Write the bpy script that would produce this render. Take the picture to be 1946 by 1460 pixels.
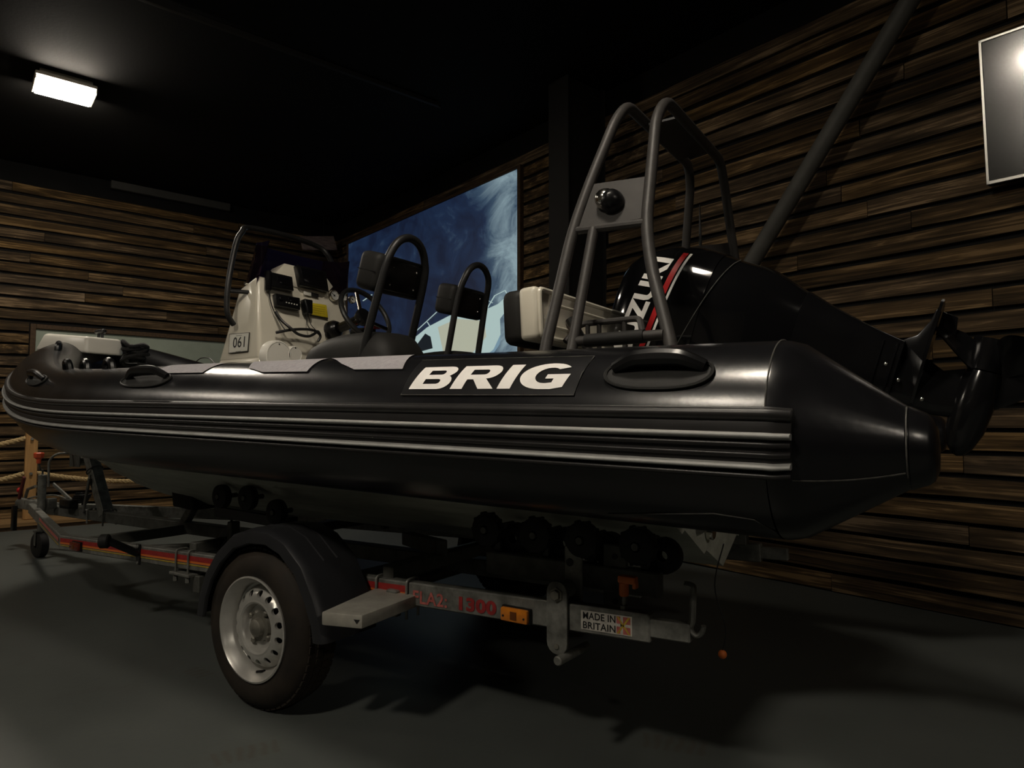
import bpy, bmesh, math, random
from mathutils import Vector as V, Matrix

random.seed(7)
for o in list(bpy.data.objects):
    bpy.data.objects.remove(o, do_unlink=True)
sc = bpy.context.scene
col = sc.collection

# ------------------------------------------------------------------ camera
# world frame: X along the trailer towards the stern, Y away from the viewer, Z up (metres)
FPX, HC = 1270.0, 1.03
PITCH = math.atan(70 / FPX)
A0 = math.atan2(1923, 1270)
F0 = V((-math.cos(A0), math.sin(A0), 0)); RT_ = V((math.sin(A0), math.cos(A0), 0)); ZZ = V((0, 0, 1))
FW = F0 * math.cos(PITCH) + ZZ * math.sin(PITCH)
UP = -F0 * math.sin(PITCH) + ZZ * math.cos(PITCH)
CAM = V((0, 0, HC))
cam = bpy.data.cameras.new('camera'); camo = bpy.data.objects.new('camera', cam); col.objects.link(camo)
cam.sensor_width = 36.0; cam.lens = 36.0 * FPX / 1946.0; cam.clip_start = 0.05; cam.clip_end = 100
camo.matrix_world = Matrix(((RT_.x, UP.x, -FW.x, 0), (RT_.y, UP.y, -FW.y, 0), (RT_.z, UP.z, -FW.z, HC), (0, 0, 0, 1)))
sc.camera = camo
# room axes: WD runs along the long wall towards the far corner, ND points into that wall
WA = math.atan2(1063, 1270)
WD = F0 * math.cos(WA) - RT_ * math.sin(WA)
ND = V((WD.y, -WD.x, 0))
D_BACK, D_LEFT, Z_CEIL, Z_BOARD = 4.13, 8.80, 3.80, 3.58

# ------------------------------------------------------------------ world and exposure
w = bpy.data.worlds.new('world'); sc.world = w; w.use_nodes = True
w.node_tree.nodes['Background'].inputs[0].default_value = (0.9, 0.8, 0.7, 1)
w.node_tree.nodes['Background'].inputs[1].default_value = 0.004
sc.view_settings.view_transform = 'Standard'; sc.view_settings.look = 'None'
sc.view_settings.exposure = 0.25; sc.view_settings.gamma = 1.0
sc.view_settings.use_curve_mapping = False
sc.cycles.max_bounces = 4; sc.cycles.diffuse_bounces = 2; sc.cycles.glossy_bounces = 2; sc.cycles.transmission_bounces = 5
LAMP_SPOTS = [(6.41, .61, 112.0), (1.02, .62, 95.0), (6.5, -2.9, 85.0), (.95, -1.75, 160.0), (-4.2, .66, 100.0)]     # along the wall, off the wall, output
LAMP_COLOR = (1.0, .90, .75)
SCREEN_GAIN = 0.62

# ------------------------------------------------------------------ helpers
def ray(x, y): return FW + RT_ * ((x - 973) / FPX) + UP * ((730 - y) / FPX)
def at(x, y, X=None, Y=None, Z=None, n=None, d=None):
    r = ray(x, y)
    if X is not None: t = X / r.x
    elif Y is not None: t = Y / r.y
    elif Z is not None: t = (Z - HC) / r.z
    else: t = (d - n.dot(CAM)) / n.dot(r)
    return CAM + r * t
def wp(a, b, z): return WD * a + ND * b + ZZ * z

MATS = {}
def mat(name, color, rough=.5, metal=0.0, var=.0, scale=8.0, bump=0.0, bscale=None, spec=.5, emit=None, es=0.0,
        trans=0.0, stretch=None, rvar=0.0, color2=None, coat=0.0, ior=1.45, objvar=0.0, thr=None):
    if name in MATS: return MATS[name]
    m = bpy.data.materials.new(name); m.use_nodes = True
    nt = m.node_tree; N = nt.nodes; L = nt.links; b = N['Principled BSDF']
    b.inputs['Roughness'].default_value = rough; b.inputs['Metallic'].default_value = metal
    b.inputs['Specular IOR Level'].default_value = spec; b.inputs['IOR'].default_value = ior
    b.inputs['Transmission Weight'].default_value = trans; b.inputs['Coat Weight'].default_value = coat
    b.inputs['Coat Roughness'].default_value = .08
    c = (*color, 1)
    b.inputs['Base Color'].default_value = c
    if emit:
        b.inputs['Emission Color'].default_value = (*emit, 1); b.inputs['Emission Strength'].default_value = es
    tc = N.new('ShaderNodeTexCoord'); mp = N.new('ShaderNodeMapping')
    L.new(tc.outputs['Object'], mp.inputs['Vector'])
    if stretch: mp.inputs['Scale'].default_value = stretch
    if objvar or stretch:
        oi = N.new('ShaderNodeObjectInfo'); mu = N.new('ShaderNodeMath'); mu.operation = 'MULTIPLY'; mu.inputs[1].default_value = 37.0
        L.new(oi.outputs['Random'], mu.inputs[0]); L.new(mu.outputs[0], mp.inputs['Location'])
    if var or color2:
        nz = N.new('ShaderNodeTexNoise'); nz.inputs['Scale'].default_value = scale; nz.inputs['Detail'].default_value = 3
        nz.inputs['Roughness'].default_value = .62
        L.new(mp.outputs[0], nz.inputs['Vector'])
        rp = N.new('ShaderNodeValToRGB')
        lo, hi = thr or (.32, .68)
        rp.color_ramp.elements[0].position = lo; rp.color_ramp.elements[1].position = hi
        k = color2 or tuple(v * (1 - var) for v in color)
        rp.color_ramp.elements[0].color = (*k, 1); rp.color_ramp.elements[1].color = tuple(min(1, v * (1 + (0 if color2 else var))) for v in color) + (1,)
        L.new(nz.outputs['Fac'], rp.inputs[0])
        out = rp.outputs[0]
        if objvar:
            mr = N.new('ShaderNodeMapRange'); mr.inputs[3].default_value = 1 - objvar; mr.inputs[4].default_value = 1 + objvar
            L.new(oi.outputs['Random'], mr.inputs[0])
            hs = N.new('ShaderNodeHueSaturation'); L.new(out, hs.inputs['Color']); L.new(mr.outputs[0], hs.inputs['Value'])
            out = hs.outputs[0]
        L.new(out, b.inputs['Base Color'])
        if rvar:
            r2 = N.new('ShaderNodeMapRange'); r2.inputs[3].default_value = rough - rvar; r2.inputs[4].default_value = rough + rvar
            L.new(nz.outputs['Fac'], r2.inputs[0]); L.new(r2.outputs[0], b.inputs['Roughness'])
    if bump:
        n2 = N.new('ShaderNodeTexNoise'); n2.inputs['Scale'].default_value = bscale or scale * 4; n2.inputs['Detail'].default_value = 4
        L.new(mp.outputs[0], n2.inputs['Vector'])
        bp = N.new('ShaderNodeBump'); bp.inputs['Strength'].default_value = bump; bp.inputs['Distance'].default_value = .01
        L.new(n2.outputs['Fac'], bp.inputs['Height']); L.new(bp.outputs[0], b.inputs['Normal'])
    MATS[name] = m
    return m

ORG = {}
class MB:
    """collects shapes and links them as one mesh object"""
    def __init__(s): s.v = []; s.f = []
    def add(s, vs, fs):
        k = len(s.v); s.v += [V(p) for p in vs]; s.f += [tuple(i + k for i in f) for f in fs]; return s
    def grid(s, rows, closed_u=False, closed_v=False, caps=False):
        n = len(rows); m = len(rows[0]); fs = []
        for i in range(n if closed_u else n - 1):
            for j in range(m if closed_v else m - 1):
                a = i; b = (i + 1) % n; c = j; d = (j + 1) % m
                fs.append((a * m + c, a * m + d, b * m + d, b * m + c))
        if caps:
            fs.append(tuple(range(m))[::-1]); fs.append(tuple((n - 1) * m + j for j in range(m)))
        return s.add([p for r in rows for p in r], fs)
    def box(s, c, sx, sy, sz, ax=None, bev=0.0, seg=2):
        """box by centre and full sizes, optional axes (three vectors)"""
        ax = ax or (V((1, 0, 0)), V((0, 1, 0)), V((0, 0, 1)))
        bm = bmesh.new(); bmesh.ops.create_cube(bm, size=1.0)
        for v in bm.verts: v.co = V((v.co.x * sx, v.co.y * sy, v.co.z * sz))
        if bev: bmesh.ops.bevel(bm, geom=list(bm.edges), offset=min(bev, .49 * min(sx, sy, sz)), segments=seg, profile=.5, affect='EDGES')
        bm.verts.index_update(); c = V(c)
        vs = [c + ax[0] * v.co.x + ax[1] * v.co.y + ax[2] * v.co.z for v in bm.verts]
        fs = [tuple(v.index for v in f.verts) for f in bm.faces]; bm.free()
        return s.add(vs, fs)
    def beam(s, p, q, wd, ht, up=ZZ, bev=.004):
        p = V(p); q = V(q); d = q - p; L = d.length; d.normalize(); sd = up.cross(d).normalized(); u = d.cross(sd)
        return s.box((p + q) / 2, L, wd, ht, (d, sd, u), bev, 1)
    def hexa(s, pts8, bev=0.0):
        """8 points: bottom 4 then top 4"""
        bm = bmesh.new(); vs = [bm.verts.new(p) for p in pts8]
        for f in ((0, 3, 2, 1), (4, 5, 6, 7), (0, 1, 5, 4), (1, 2, 6, 5), (2, 3, 7, 6), (3, 0, 4, 7)): bm.faces.new([vs[i] for i in f])
        bmesh.ops.recalc_face_normals(bm, faces=list(bm.faces))
        if bev: bmesh.ops.bevel(bm, geom=list(bm.edges), offset=bev, segments=3, profile=.5, affect='EDGES')
        bm.verts.index_update()
        s.add([v.co.copy() for v in bm.verts], [tuple(v.index for v in f.verts) for f in bm.faces]); bm.free()
        return s
    def prism(s, pts, dv, bev=0.0):
        """polygon extruded by vector dv"""
        bm = bmesh.new(); vs = [bm.verts.new(V(p)) for p in pts]; f = bm.faces.new(vs)
        r = bmesh.ops.extrude_face_region(bm, geom=[f])
        for g in r['geom']:
            if isinstance(g, bmesh.types.BMVert): g.co += V(dv)
        bmesh.ops.recalc_face_normals(bm, faces=list(bm.faces))
        if bev: bmesh.ops.bevel(bm, geom=list(bm.edges), offset=bev, segments=2, profile=.5, affect='EDGES')
        bm.verts.index_update()
        s.add([v.co.copy() for v in bm.verts], [tuple(v.index for v in f.verts) for f in bm.faces]); bm.free()
        return s
    def tube(s, pts, r, seg=12, closed=False, caps=True, flat=1.0):
        pts = [V(p) for p in pts]; n = len(pts); rows = []; prev = None
        for i, p in enumerate(pts):
            if closed: t = pts[(i + 1) % n] - pts[i - 1]
            else: t = pts[min(i + 1, n - 1)] - pts[max(i - 1, 0)]
            t.normalize()
            if prev is None:
                a = ZZ if abs(t.z) < .9 else V((1, 0, 0)); u = (a - t * a.dot(t)).normalized()
            else: u = (prev - t * prev.dot(t)).normalized()
            prev = u; b = t.cross(u); rr = r[i] if isinstance(r, (list, tuple)) else r
            rows.append([p + u * (rr * math.cos(k * 2 * math.pi / seg)) + b * (flat * rr * math.sin(k * 2 * math.pi / seg)) for k in range(seg)])
        return s.grid(rows, closed_u=closed, closed_v=True, caps=caps and not closed)
    def lathe(s, c, axis, prof, seg=32, ref=None, closed=False):
        """prof: list of (distance along axis, radius)"""
        c = V(c); axis = V(axis).normalized(); a = ref or (ZZ if abs(axis.z) < .9 else V((1, 0, 0)))
        u = (a - axis * a.dot(axis)).normalized(); b = axis.cross(u)
        rows = [[c + axis * h + (u * math.cos(k * 2 * math.pi / seg) + b * math.sin(k * 2 * math.pi / seg)) * max(r, 1e-4) for k in range(seg)] for h, r in prof]
        if closed: return s.grid(rows, closed_u=True, closed_v=True)
        return s.grid(rows, closed_v=True)
    def cyl(s, p, q, r, seg=16, bev=0.0):
        p = V(p); q = V(q); L = (q - p).length; b = min(bev, L / 3, r / 2)
        pr = [(0, 1e-4), (0, r - b), (b, r), (L - b, r), (L, r - b), (L, 1e-4)] if b else [(0, 1e-4), (0, r), (L, r), (L, 1e-4)]
        return s.lathe(p, q - p, pr, seg)
    def ball(s, c, r, seg=14, sq=(1, 1, 1)):
        c = V(c); rows = []
        for i in range(seg // 2 + 1):
            t = -math.pi / 2 + math.pi * i / (seg // 2)
            rows.append([c + V((max(math.cos(t), 1e-3) * math.cos(k * 2 * math.pi / seg) * r * sq[0], max(math.cos(t), 1e-3) * math.sin(k * 2 * math.pi / seg) * r * sq[1], math.sin(t) * r * sq[2])) for k in range(seg)])
        return s.grid(rows, closed_v=True)
    def mapped(s, fn):
        s.v = [V(fn(p)) for p in s.v]; return s
    def build(s, name, m, parent=None, smooth=35, label=None):
        o0 = ORG.get(parent.name, V((0, 0, 0))) if parent else V((0, 0, 0))
        me = bpy.data.meshes.new(name)
        me.from_pydata([p - o0 for p in s.v], [], s.f); me.validate()
        bm = bmesh.new(); bm.from_mesh(me); bmesh.ops.recalc_face_normals(bm, faces=list(bm.faces)); bm.to_mesh(me); bm.free()
        me.materials.append(m)
        if smooth:
            me.shade_smooth(); me.set_sharp_from_angle(angle=math.radians(smooth))
        o = bpy.data.objects.new(name, me); col.objects.link(o)
        if parent: o.parent = parent; ORG[o.name] = o0
        if label: o['label'] = label
        return o
def tag(o, label=None, cat=None, group=None, kind=None):
    if label: o['label'] = label
    if cat: o['category'] = cat
    if group: o['group'] = group
    if kind: o['kind'] = kind
    return o
def thing(name, loc, label, cat, group=None):
    o = bpy.data.objects.new(name, None); col.objects.link(o); o.location = loc; o.empty_display_size = .1
    ORG[o.name] = V(loc); return tag(o, label, cat, group)
def smoothpath(pts, n=8, closed=False):
    """Catmull-Rom through points"""
    P = [V(p) for p in pts]; out = []; N = len(P)
    for i in range(N if closed else N - 1):
        if closed: a, b, c, d = P[i - 1], P[i], P[(i + 1) % N], P[(i + 2) % N]
        else: a, b, c, d = P[max(i - 1, 0)], P[i], P[i + 1], P[min(i + 2, N - 1)]
        for k in range(n):
            t = k / n
            out.append(.5 * (2 * b + (c - a) * t + (2 * a - 5 * b + 4 * c - d) * t * t + (3 * b - a - 3 * c + d) * t ** 3))
    if not closed: out.append(P[-1])
    return out
def bent(pts, rad, n=5):
    """polyline with rounded corners"""
    P = [V(p) for p in pts]; out = [P[0]]
    for i in range(1, len(P) - 1):
        a = (P[i - 1] - P[i]); b = (P[i + 1] - P[i]); r = min(rad, a.length * .45, b.length * .45)
        p0 = P[i] + a.normalized() * r; p1 = P[i] + b.normalized() * r
        for k in range(n + 1):
            t = k / n; out.append(p0 * (1 - t) ** 2 + P[i] * 2 * t * (1 - t) + p1 * t * t)
    out.append(P[-1]); return out
def text_mesh(s, size=1.0, bold=0.0, sx=1.0, spacing=1.0, shear=0.0):
    """(verts, faces) of flat lettering, lower left at the origin, height = size"""
    c = bpy.data.curves.new('lettering', 'FONT'); c.body = s; c.size = 1; c.offset = bold; c.space_character = spacing; c.shear = shear
    c.resolution_u = 3
    o = bpy.data.objects.new('lettering', c); col.objects.link(o)
    dg = bpy.context.evaluated_depsgraph_get(); me = bpy.data.meshes.new_from_object(o.evaluated_get(dg))
    vs = [v.co.copy() for v in me.vertices]; fs = [tuple(p.vertices) for p in me.polygons]
    bpy.data.objects.remove(o); bpy.data.curves.remove(c); bpy.data.meshes.remove(me)
    x0 = min(v.x for v in vs); y0 = min(v.y for v in vs); k = size / (max(v.y for v in vs) - y0)
    return [V(((v.x - x0) * k * sx, (v.y - y0) * k, 0)) for v in vs], fs
def poly_fill(loops, res=None):
    """fill closed 2D loops (with holes); returns verts, faces"""
    c = bpy.data.curves.new('outline', 'CURVE'); c.dimensions = '2D'; c.fill_mode = 'BOTH'
    for lp in loops:
        sp = c.splines.new('POLY'); sp.points.add(len(lp) - 1); sp.use_cyclic_u = True
        for i, p in enumerate(lp): sp.points[i].co = (p[0], p[1], 0, 1)
    o = bpy.data.objects.new('outline', c); col.objects.link(o)
    dg = bpy.context.evaluated_depsgraph_get(); me = bpy.data.meshes.new_from_object(o.evaluated_get(dg))
    vs = [v.co.copy() for v in me.vertices]; fs = [tuple(p.vertices) for p in me.polygons]
    bpy.data.objects.remove(o); bpy.data.curves.remove(c); bpy.data.meshes.remove(me)
    return vs, fs
def slice_mesh(vs, fs, axis, step):
    """cut a flat mesh into strips so it can follow a curved surface"""
    bm = bmesh.new(); B = [bm.verts.new(v) for v in vs]
    for f in fs:
        try: bm.faces.new([B[i] for i in f])
        except ValueError: pass
    lo = min(v.co[axis] for v in bm.verts); hi = max(v.co[axis] for v in bm.verts); no = V((0, 0, 0)); no[axis] = 1
    k = lo + step
    while k < hi:
        co = V((0, 0, 0)); co[axis] = k
        bmesh.ops.bisect_plane(bm, geom=list(bm.verts) + list(bm.edges) + list(bm.faces), plane_co=co, plane_no=no); k += step
    bm.verts.index_update()
    r = [v.co.copy() for v in bm.verts], [tuple(v.index for v in f.verts) for f in bm.faces]
    bm.free(); return r

# ------------------------------------------------------------------ materials
def wood_material():
    m = bpy.data.materials.new('weathered_plank'); m.use_nodes = True; nt = m.node_tree; N = nt.nodes; L = nt.links; b = N['Principled BSDF']
    b.inputs['Roughness'].default_value = .85; b.inputs['Specular IOR Level'].default_value = .2
    tc = N.new('ShaderNodeTexCoord'); oi = N.new('ShaderNodeObjectInfo')
    def noise(scale, sx, detail, seedmul, dist=0.0):
        mp = N.new('ShaderNodeMapping'); mp.inputs['Scale'].default_value = (sx, 1, 1); L.new(tc.outputs['Object'], mp.inputs['Vector'])
        mu = N.new('ShaderNodeMath'); mu.operation = 'MULTIPLY'; mu.inputs[1].default_value = seedmul; L.new(oi.outputs['Random'], mu.inputs[0]); L.new(mu.outputs[0], mp.inputs['Location'])
        n = N.new('ShaderNodeTexNoise'); n.inputs['Scale'].default_value = scale; n.inputs['Detail'].default_value = detail; n.inputs['Roughness'].default_value = .65; n.inputs['Distortion'].default_value = dist
        L.new(mp.outputs[0], n.inputs['Vector']); return n.outputs['Fac']
    g = noise(38, .075, 5, 53.0, .9); p = noise(8, .5, 3, 31.0); f = noise(170, .03, 3, 17.0)
    a = N.new('ShaderNodeMath'); a.operation = 'MULTIPLY_ADD'; a.inputs[1].default_value = .55; L.new(p, a.inputs[0]); L.new(g, a.inputs[2])
    c = N.new('ShaderNodeMath'); c.operation = 'MULTIPLY_ADD'; c.inputs[1].default_value = .22; L.new(f, c.inputs[0]); L.new(a.outputs[0], c.inputs[2])
    rp = N.new('ShaderNodeValToRGB'); e = rp.color_ramp.elements
    e[0].position = .62; e[0].color = (.012, .008, .004, 1); e[1].position = 1.12; e[1].color = (.185, .118, .055, 1)
    for pos, col_ in ((.76, (.029, .0185, .009, 1)), (.88, (.060, .037, .0165, 1)), (.97, (.100, .062, .027, 1))):
        k = e.new(pos); k.color = col_
    sc_ = N.new('ShaderNodeMath'); sc_.operation = 'MULTIPLY'; sc_.inputs[1].default_value = 1.0; L.new(c.outputs[0], sc_.inputs[0]); L.new(sc_.outputs[0], rp.inputs[0])
    mr = N.new('ShaderNodeMapRange'); mr.inputs[3].default_value = .68; mr.inputs[4].default_value = 1.22; L.new(oi.outputs['Random'], mr.inputs[0])
    ms = N.new('ShaderNodeMath'); ms.operation = 'FRACT'; m7 = N.new('ShaderNodeMath'); m7.operation = 'MULTIPLY'; m7.inputs[1].default_value = 7.31; L.new(oi.outputs['Random'], m7.inputs[0]); L.new(m7.outputs[0], ms.inputs[0])
    sr = N.new('ShaderNodeMapRange'); sr.inputs[3].default_value = .80; sr.inputs[4].default_value = 1.08; L.new(ms.outputs[0], sr.inputs[0])
    hs = N.new('ShaderNodeHueSaturation'); L.new(rp.outputs[0], hs.inputs['Color']); L.new(mr.outputs[0], hs.inputs['Value']); L.new(sr.outputs[0], hs.inputs['Saturation'])
    L.new(hs.outputs[0], b.inputs['Base Color'])
    bp = N.new('ShaderNodeBump'); bp.inputs['Strength'].default_value = .6; bp.inputs['Distance'].default_value = .006; L.new(c.outputs[0], bp.inputs['Height']); L.new(bp.outputs[0], b.inputs['Normal'])
    return m
M_wood = wood_material()
M_deck = mat('deck_plank', (.26, .155, .065), .75, scale=5, color2=(.13, .075, .03), stretch=(.6, 9, 9), bump=.3, bscale=12, objvar=.2, spec=.3)
M_black = mat('black_paint', (.003, .0028, .0026), .75, var=.25, scale=3, spec=.2)
M_ceil = mat('black_ceiling_paint', (.0045, .0042, .0038), .85, var=.2, scale=2, spec=.2, bump=.1, bscale=40)
M_column = mat('dark_steel_paint', (.0065, .006, .0055), .75, var=.15, scale=6, spec=.3)
M_pipe = mat('grey_pipe_paint', (.06, .058, .052), .62, var=.15, scale=9, spec=.4)
M_post = mat('pale_post_wood', (.36, .20, .075), .7, var=.2, scale=6, stretch=(8, 8, .8), bump=.15, spec=.3)
M_rope = mat('natural_rope', (.42, .31, .16), .9, var=.25, scale=60, bump=.6, bscale=90, spec=.2)
M_tube = mat('black_coated_fabric', (.0068, .0068, .0078), .235, var=.25, scale=7, rvar=.04, spec=.5, bump=.02, bscale=60)
M_tube2 = mat('black_patch_fabric', (.0075, .0075, .0085), .36, var=.2, scale=9, spec=.4)
M_strake = mat('black_rubber_strake', (.016, .015, .015), .38, var=.2, scale=12, spec=.45)
M_stripe = mat('grey_strake_stripe', (.30, .30, .29), .5, var=.12, scale=20, spec=.4)
M_seam = mat('glue_seam', (.075, .072, .066), .6, var=.4, scale=30, spec=.3)
M_gpatch = mat('grey_antislip', (.33, .315, .335), .85, var=.12, scale=70, bump=.35, bscale=260, spec=.3)
M_letter = mat('white_print', (.84, .815, .79), .55, var=.04, scale=30, spec=.35)
M_hull = mat('grey_gelcoat', (.46, .47, .41), .38, var=.18, scale=5, stretch=(.7, 3, 6), spec=.5)
M_gel = mat('cream_gelcoat', (.66, .62, .52), .26, var=.04, scale=4, spec=.5, coat=.25)
M_white = mat('white_gelcoat', (.80, .77, .70), .3, var=.03, scale=4, spec=.5)
M_rail = mat('black_powder_coat', (.012, .012, .012), .42, var=.2, scale=14, spec=.5)
M_arch = mat('charcoal_powder_coat', (.036, .033, .031), .5, var=.15, scale=25, spec=.4, bump=.05, bscale=200)
M_plate = mat('charcoal_plate', (.036, .033, .031), .6, var=.1, scale=30, spec=.35)
M_vinyl = mat('black_vinyl', (.012, .0115, .0105), .58, var=.2, scale=9, spec=.28, bump=.05, bscale=120)
M_plast = mat('black_plastic', (.005, .005, .0055), .3, var=.15, scale=12, spec=.5)
M_screen = mat('dark_glass', (.004, .004, .005), .10, var=.1, scale=3, spec=.5)
M_engine = mat('black_engine_lacquer', (.0045, .0045, .005), .06, var=.1, scale=4, spec=.6, coat=.6)
M_engine2 = mat('black_engine_casting', (.005, .005, .0055), .16, var=.15, scale=9, spec=.5)
M_red = mat('red_vinyl', (.42, .012, .014), .35, var=.06, scale=9)
M_chrome = mat('polished_steel', (.62, .60, .55), .16, 1.0, var=.06, scale=9)
M_galv = mat('galvanised_steel', (.23, .23, .21), .55, .35, color2=(.105, .105, .094), scale=22, spec=.5, rvar=.08, bump=.06, bscale=60)
M_galv2 = mat('dull_galvanised_steel', (.13, .13, .118), .62, .3, color2=(.075, .075, .066), scale=16, spec=.4)
M_step = mat('aluminium_step', (.34, .325, .285), .55, .25, var=.14, scale=16, spec=.4)
M_rubber = mat('black_rubber', (.010, .0098, .0092), .65, var=.25, scale=18, spec=.35, bump=.06, bscale=80)
M_tyre = mat('dusty_tyre_rubber', (.030, .023, .017), .72, color2=(.013, .011, .0095), scale=7, spec=.3, bump=.08, bscale=60)
M_rim = mat('silver_wheel_paint', (.52, .51, .48), .34, .55, var=.08, scale=12, spec=.5)
M_hub = mat('dull_hub_steel', (.21, .20, .17), .5, .6, var=.2, scale=20)
M_fender = mat('dark_fender_plastic', (.017, .0175, .020), .42, var=.12, scale=10, spec=.45)
M_reflexr = mat('red_tape', (.30, .022, .020), .45, var=.22, scale=35)
M_yellow = mat('yellow_tape', (.42, .29, .03), .45, var=.22, scale=35)
M_orange = mat('orange_plastic', (.62, .15, .028), .45, var=.06, scale=12)
M_amber = mat('amber_lens', (.55, .17, .012), .15, var=.15, scale=30, spec=.5, coat=.5)
M_decalred = mat('dark_red_print', (.26, .022, .022), .5, var=.25, scale=45)
M_decalpink = mat('faded_red_print', (.42, .11, .095), .55, var=.3, scale=45)
M_decalw = mat('faded_white_sticker', (.42, .40, .36), .55, var=.2, scale=40)
M_ink = mat('black_print', (.012, .012, .012), .5, var=.1, scale=20)
M_sticky = mat('yellow_sticker', (.55, .43, .02), .5, var=.05, scale=30)
M_paper = mat('white_sticker', (.62, .61, .55), .5, var=.03, scale=20)
M_wscr = mat('tinted_acrylic', (.05, .03, .055), .04, trans=.92, spec=.5, ior=1.12, var=.05, scale=4)
M_tvf = mat('silver_bezel', (.55, .54, .50), .28, .8, var=.05, scale=14)
M_tv = mat('television_glass', (.012, .012, .009), .17, var=.1, scale=2, spec=1.0, coat=.35)
M_pane = mat('pale_green_board', (.25, .285, .235), .6, var=.08, scale=5, spec=.4)
M_frame = mat('dark_window_timber', (.055, .032, .016), .7, var=.3, scale=8, stretch=(1, 6, 6), spec=.3)
M_lampbody = mat('white_lamp_housing', (.72, .66, .55), .4, var=.03, scale=9)
M_batten = mat('pale_trunking', (.035, .033, .029), .6, var=.1, scale=8)
M_sign = mat('printed_board', (.24, .185, .16), .6, color2=(.09, .06, .055), scale=9, stretch=(.3, 1, 9))

def floor_material():
    m = mat('painted_concrete', (.080, .087, .082), .5, color2=(.058, .064, .060), scale=.9, rvar=.06, spec=.4, bump=.06, bscale=35)
    nt = m.node_tree; N = nt.nodes; L = nt.links; b = N['Principled BSDF']
    base = b.inputs['Base Color'].links[0].from_socket
    tc = N['Texture Coordinate']
    # scuffs and dusty tyre prints
    nz = N.new('ShaderNodeTexNoise'); nz.inputs['Scale'].default_value = 3.2; nz.inputs['Detail'].default_value = 8; nz.inputs['Distortion'].default_value = 1.2
    L.new(tc.outputs['Object'], nz.inputs['Vector'])
    rp = N.new('ShaderNodeValToRGB'); rp.color_ramp.elements[0].position = .60; rp.color_ramp.elements[1].position = .78
    rp.color_ramp.elements[1].color = (.3, .3, .3, 1); L.new(nz.outputs['Fac'], rp.inputs[0])
    mx = N.new('ShaderNodeMix'); mx.data_type = 'RGBA'; L.new(rp.outputs[0], mx.inputs[0]); L.new(base, mx.inputs[6])
    mx.inputs[7].default_value = (.045, .043, .037, 1)
    cur = mx.outputs[2]
    def mth(op, a, b_=None):
        n = N.new('ShaderNodeMath'); n.operation = op
        for i, v in enumerate((a, b_)):
            if v is None: continue
            if isinstance(v, (int, float)): n.inputs[i].default_value = v
            else: L.new(v, n.inputs[i])
        return n.outputs[0]
    for (x0, y0), (x1, y1), hw in (((402, 1446), (530, 1416), .045), ((1215, 1405), (1350, 1425), .05), ((362, 1272), (392, 1285), .035)):
        p0 = at(x0, y0, Z=0); p1 = at(x1, y1, Z=0); c = (p0 + p1) / 2; d = (p1 - p0); hl = d.length / 2; an = math.atan2(d.y, d.x)
        mp = N.new('ShaderNodeMapping'); mp.vector_type = 'TEXTURE'; mp.inputs['Location'].default_value = c; mp.inputs['Rotation'].default_value = (0, 0, an); L.new(tc.outputs['Object'], mp.inputs['Vector'])
        sx = N.new('ShaderNodeSeparateXYZ'); L.new(mp.outputs[0], sx.inputs[0])
        inx = mth('LESS_THAN', mth('ABSOLUTE', sx.outputs[0]), hl); iny = mth('LESS_THAN', mth('ABSOLUTE', sx.outputs[1]), hw)
        wv = N.new('ShaderNodeTexWave'); wv.inputs['Scale'].default_value = 9; wv.inputs['Distortion'].default_value = 4; L.new(mp.outputs[0], wv.inputs['Vector'])
        fac = mth('MULTIPLY', mth('MULTIPLY', inx, iny), mth('MULTIPLY', wv.outputs['Fac'], .55))
        m2 = N.new('ShaderNodeMix'); m2.data_type = 'RGBA'; L.new(fac, m2.inputs[0]); L.new(cur, m2.inputs[6]); m2.inputs[7].default_value = (.055, .047, .036, 1); cur = m2.outputs[2]
    L.new(cur, b.inputs['Base Color'])
    return m
M_floor = floor_material()

# ------------------------------------------------------------------ room
def wall_obj(name, o, ax, length, height, m):
    """backing slab of a wall; local x along the wall, local y into the room"""
    me = bpy.data.meshes.new(name); t = .1
    vs = [(0, 0, 0), (length, 0, 0), (length, -t, 0), (0, -t, 0), (0, 0, height), (length, 0, height), (length, -t, height), (0, -t, height)]
    me.from_pydata(vs, [], [(0, 3, 2, 1), (4, 5, 6, 7), (0, 1, 5, 4), (1, 2, 6, 5), (2, 3, 7, 6), (3, 0, 4, 7)]); me.materials.append(m)
    ob = bpy.data.objects.new(name, me); col.objects.link(ob); ob.location = o; ob.rotation_euler = (0, 0, math.atan2(ax.y, ax.x))
    return tag(ob, kind='structure')
RIGHT_END, FRONT_END = -5.2, -5.5                      # the room goes on to the right and behind the viewer
wall_back = wall_obj('wall_back', WD * RIGHT_END + ND * D_BACK, WD, D_LEFT - RIGHT_END, Z_CEIL, M_black)
wall_left = wall_obj('wall_left', WD * D_LEFT + ND * D_BACK, -ND, D_BACK - FRONT_END, Z_CEIL, M_black)
wall_right = wall_obj('wall_right', WD * RIGHT_END + ND * FRONT_END, ND, D_BACK - FRONT_END, Z_CEIL, M_black)
wall_front = wall_obj('wall_front', WD * D_LEFT + ND * FRONT_END, -WD, D_LEFT - RIGHT_END, Z_CEIL, mat('grey_plaster', (.09, .082, .068), .8, var=.1, scale=3))
def slab(name, z0, z1, m):
    a, b, c, d = [wp(x, y, 0) for x, y in ((D_LEFT + .1, FRONT_END - .1), (RIGHT_END - .1, FRONT_END - .1), (RIGHT_END - .1, D_BACK + .1), (D_LEFT + .1, D_BACK + .1))]
    q = MB().hexa([p + ZZ * z0 for p in (a, b, c, d)] + [p + ZZ * z1 for p in (a, b, c, d)])
    return tag(q.build(name, m, smooth=0), kind='structure')
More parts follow.
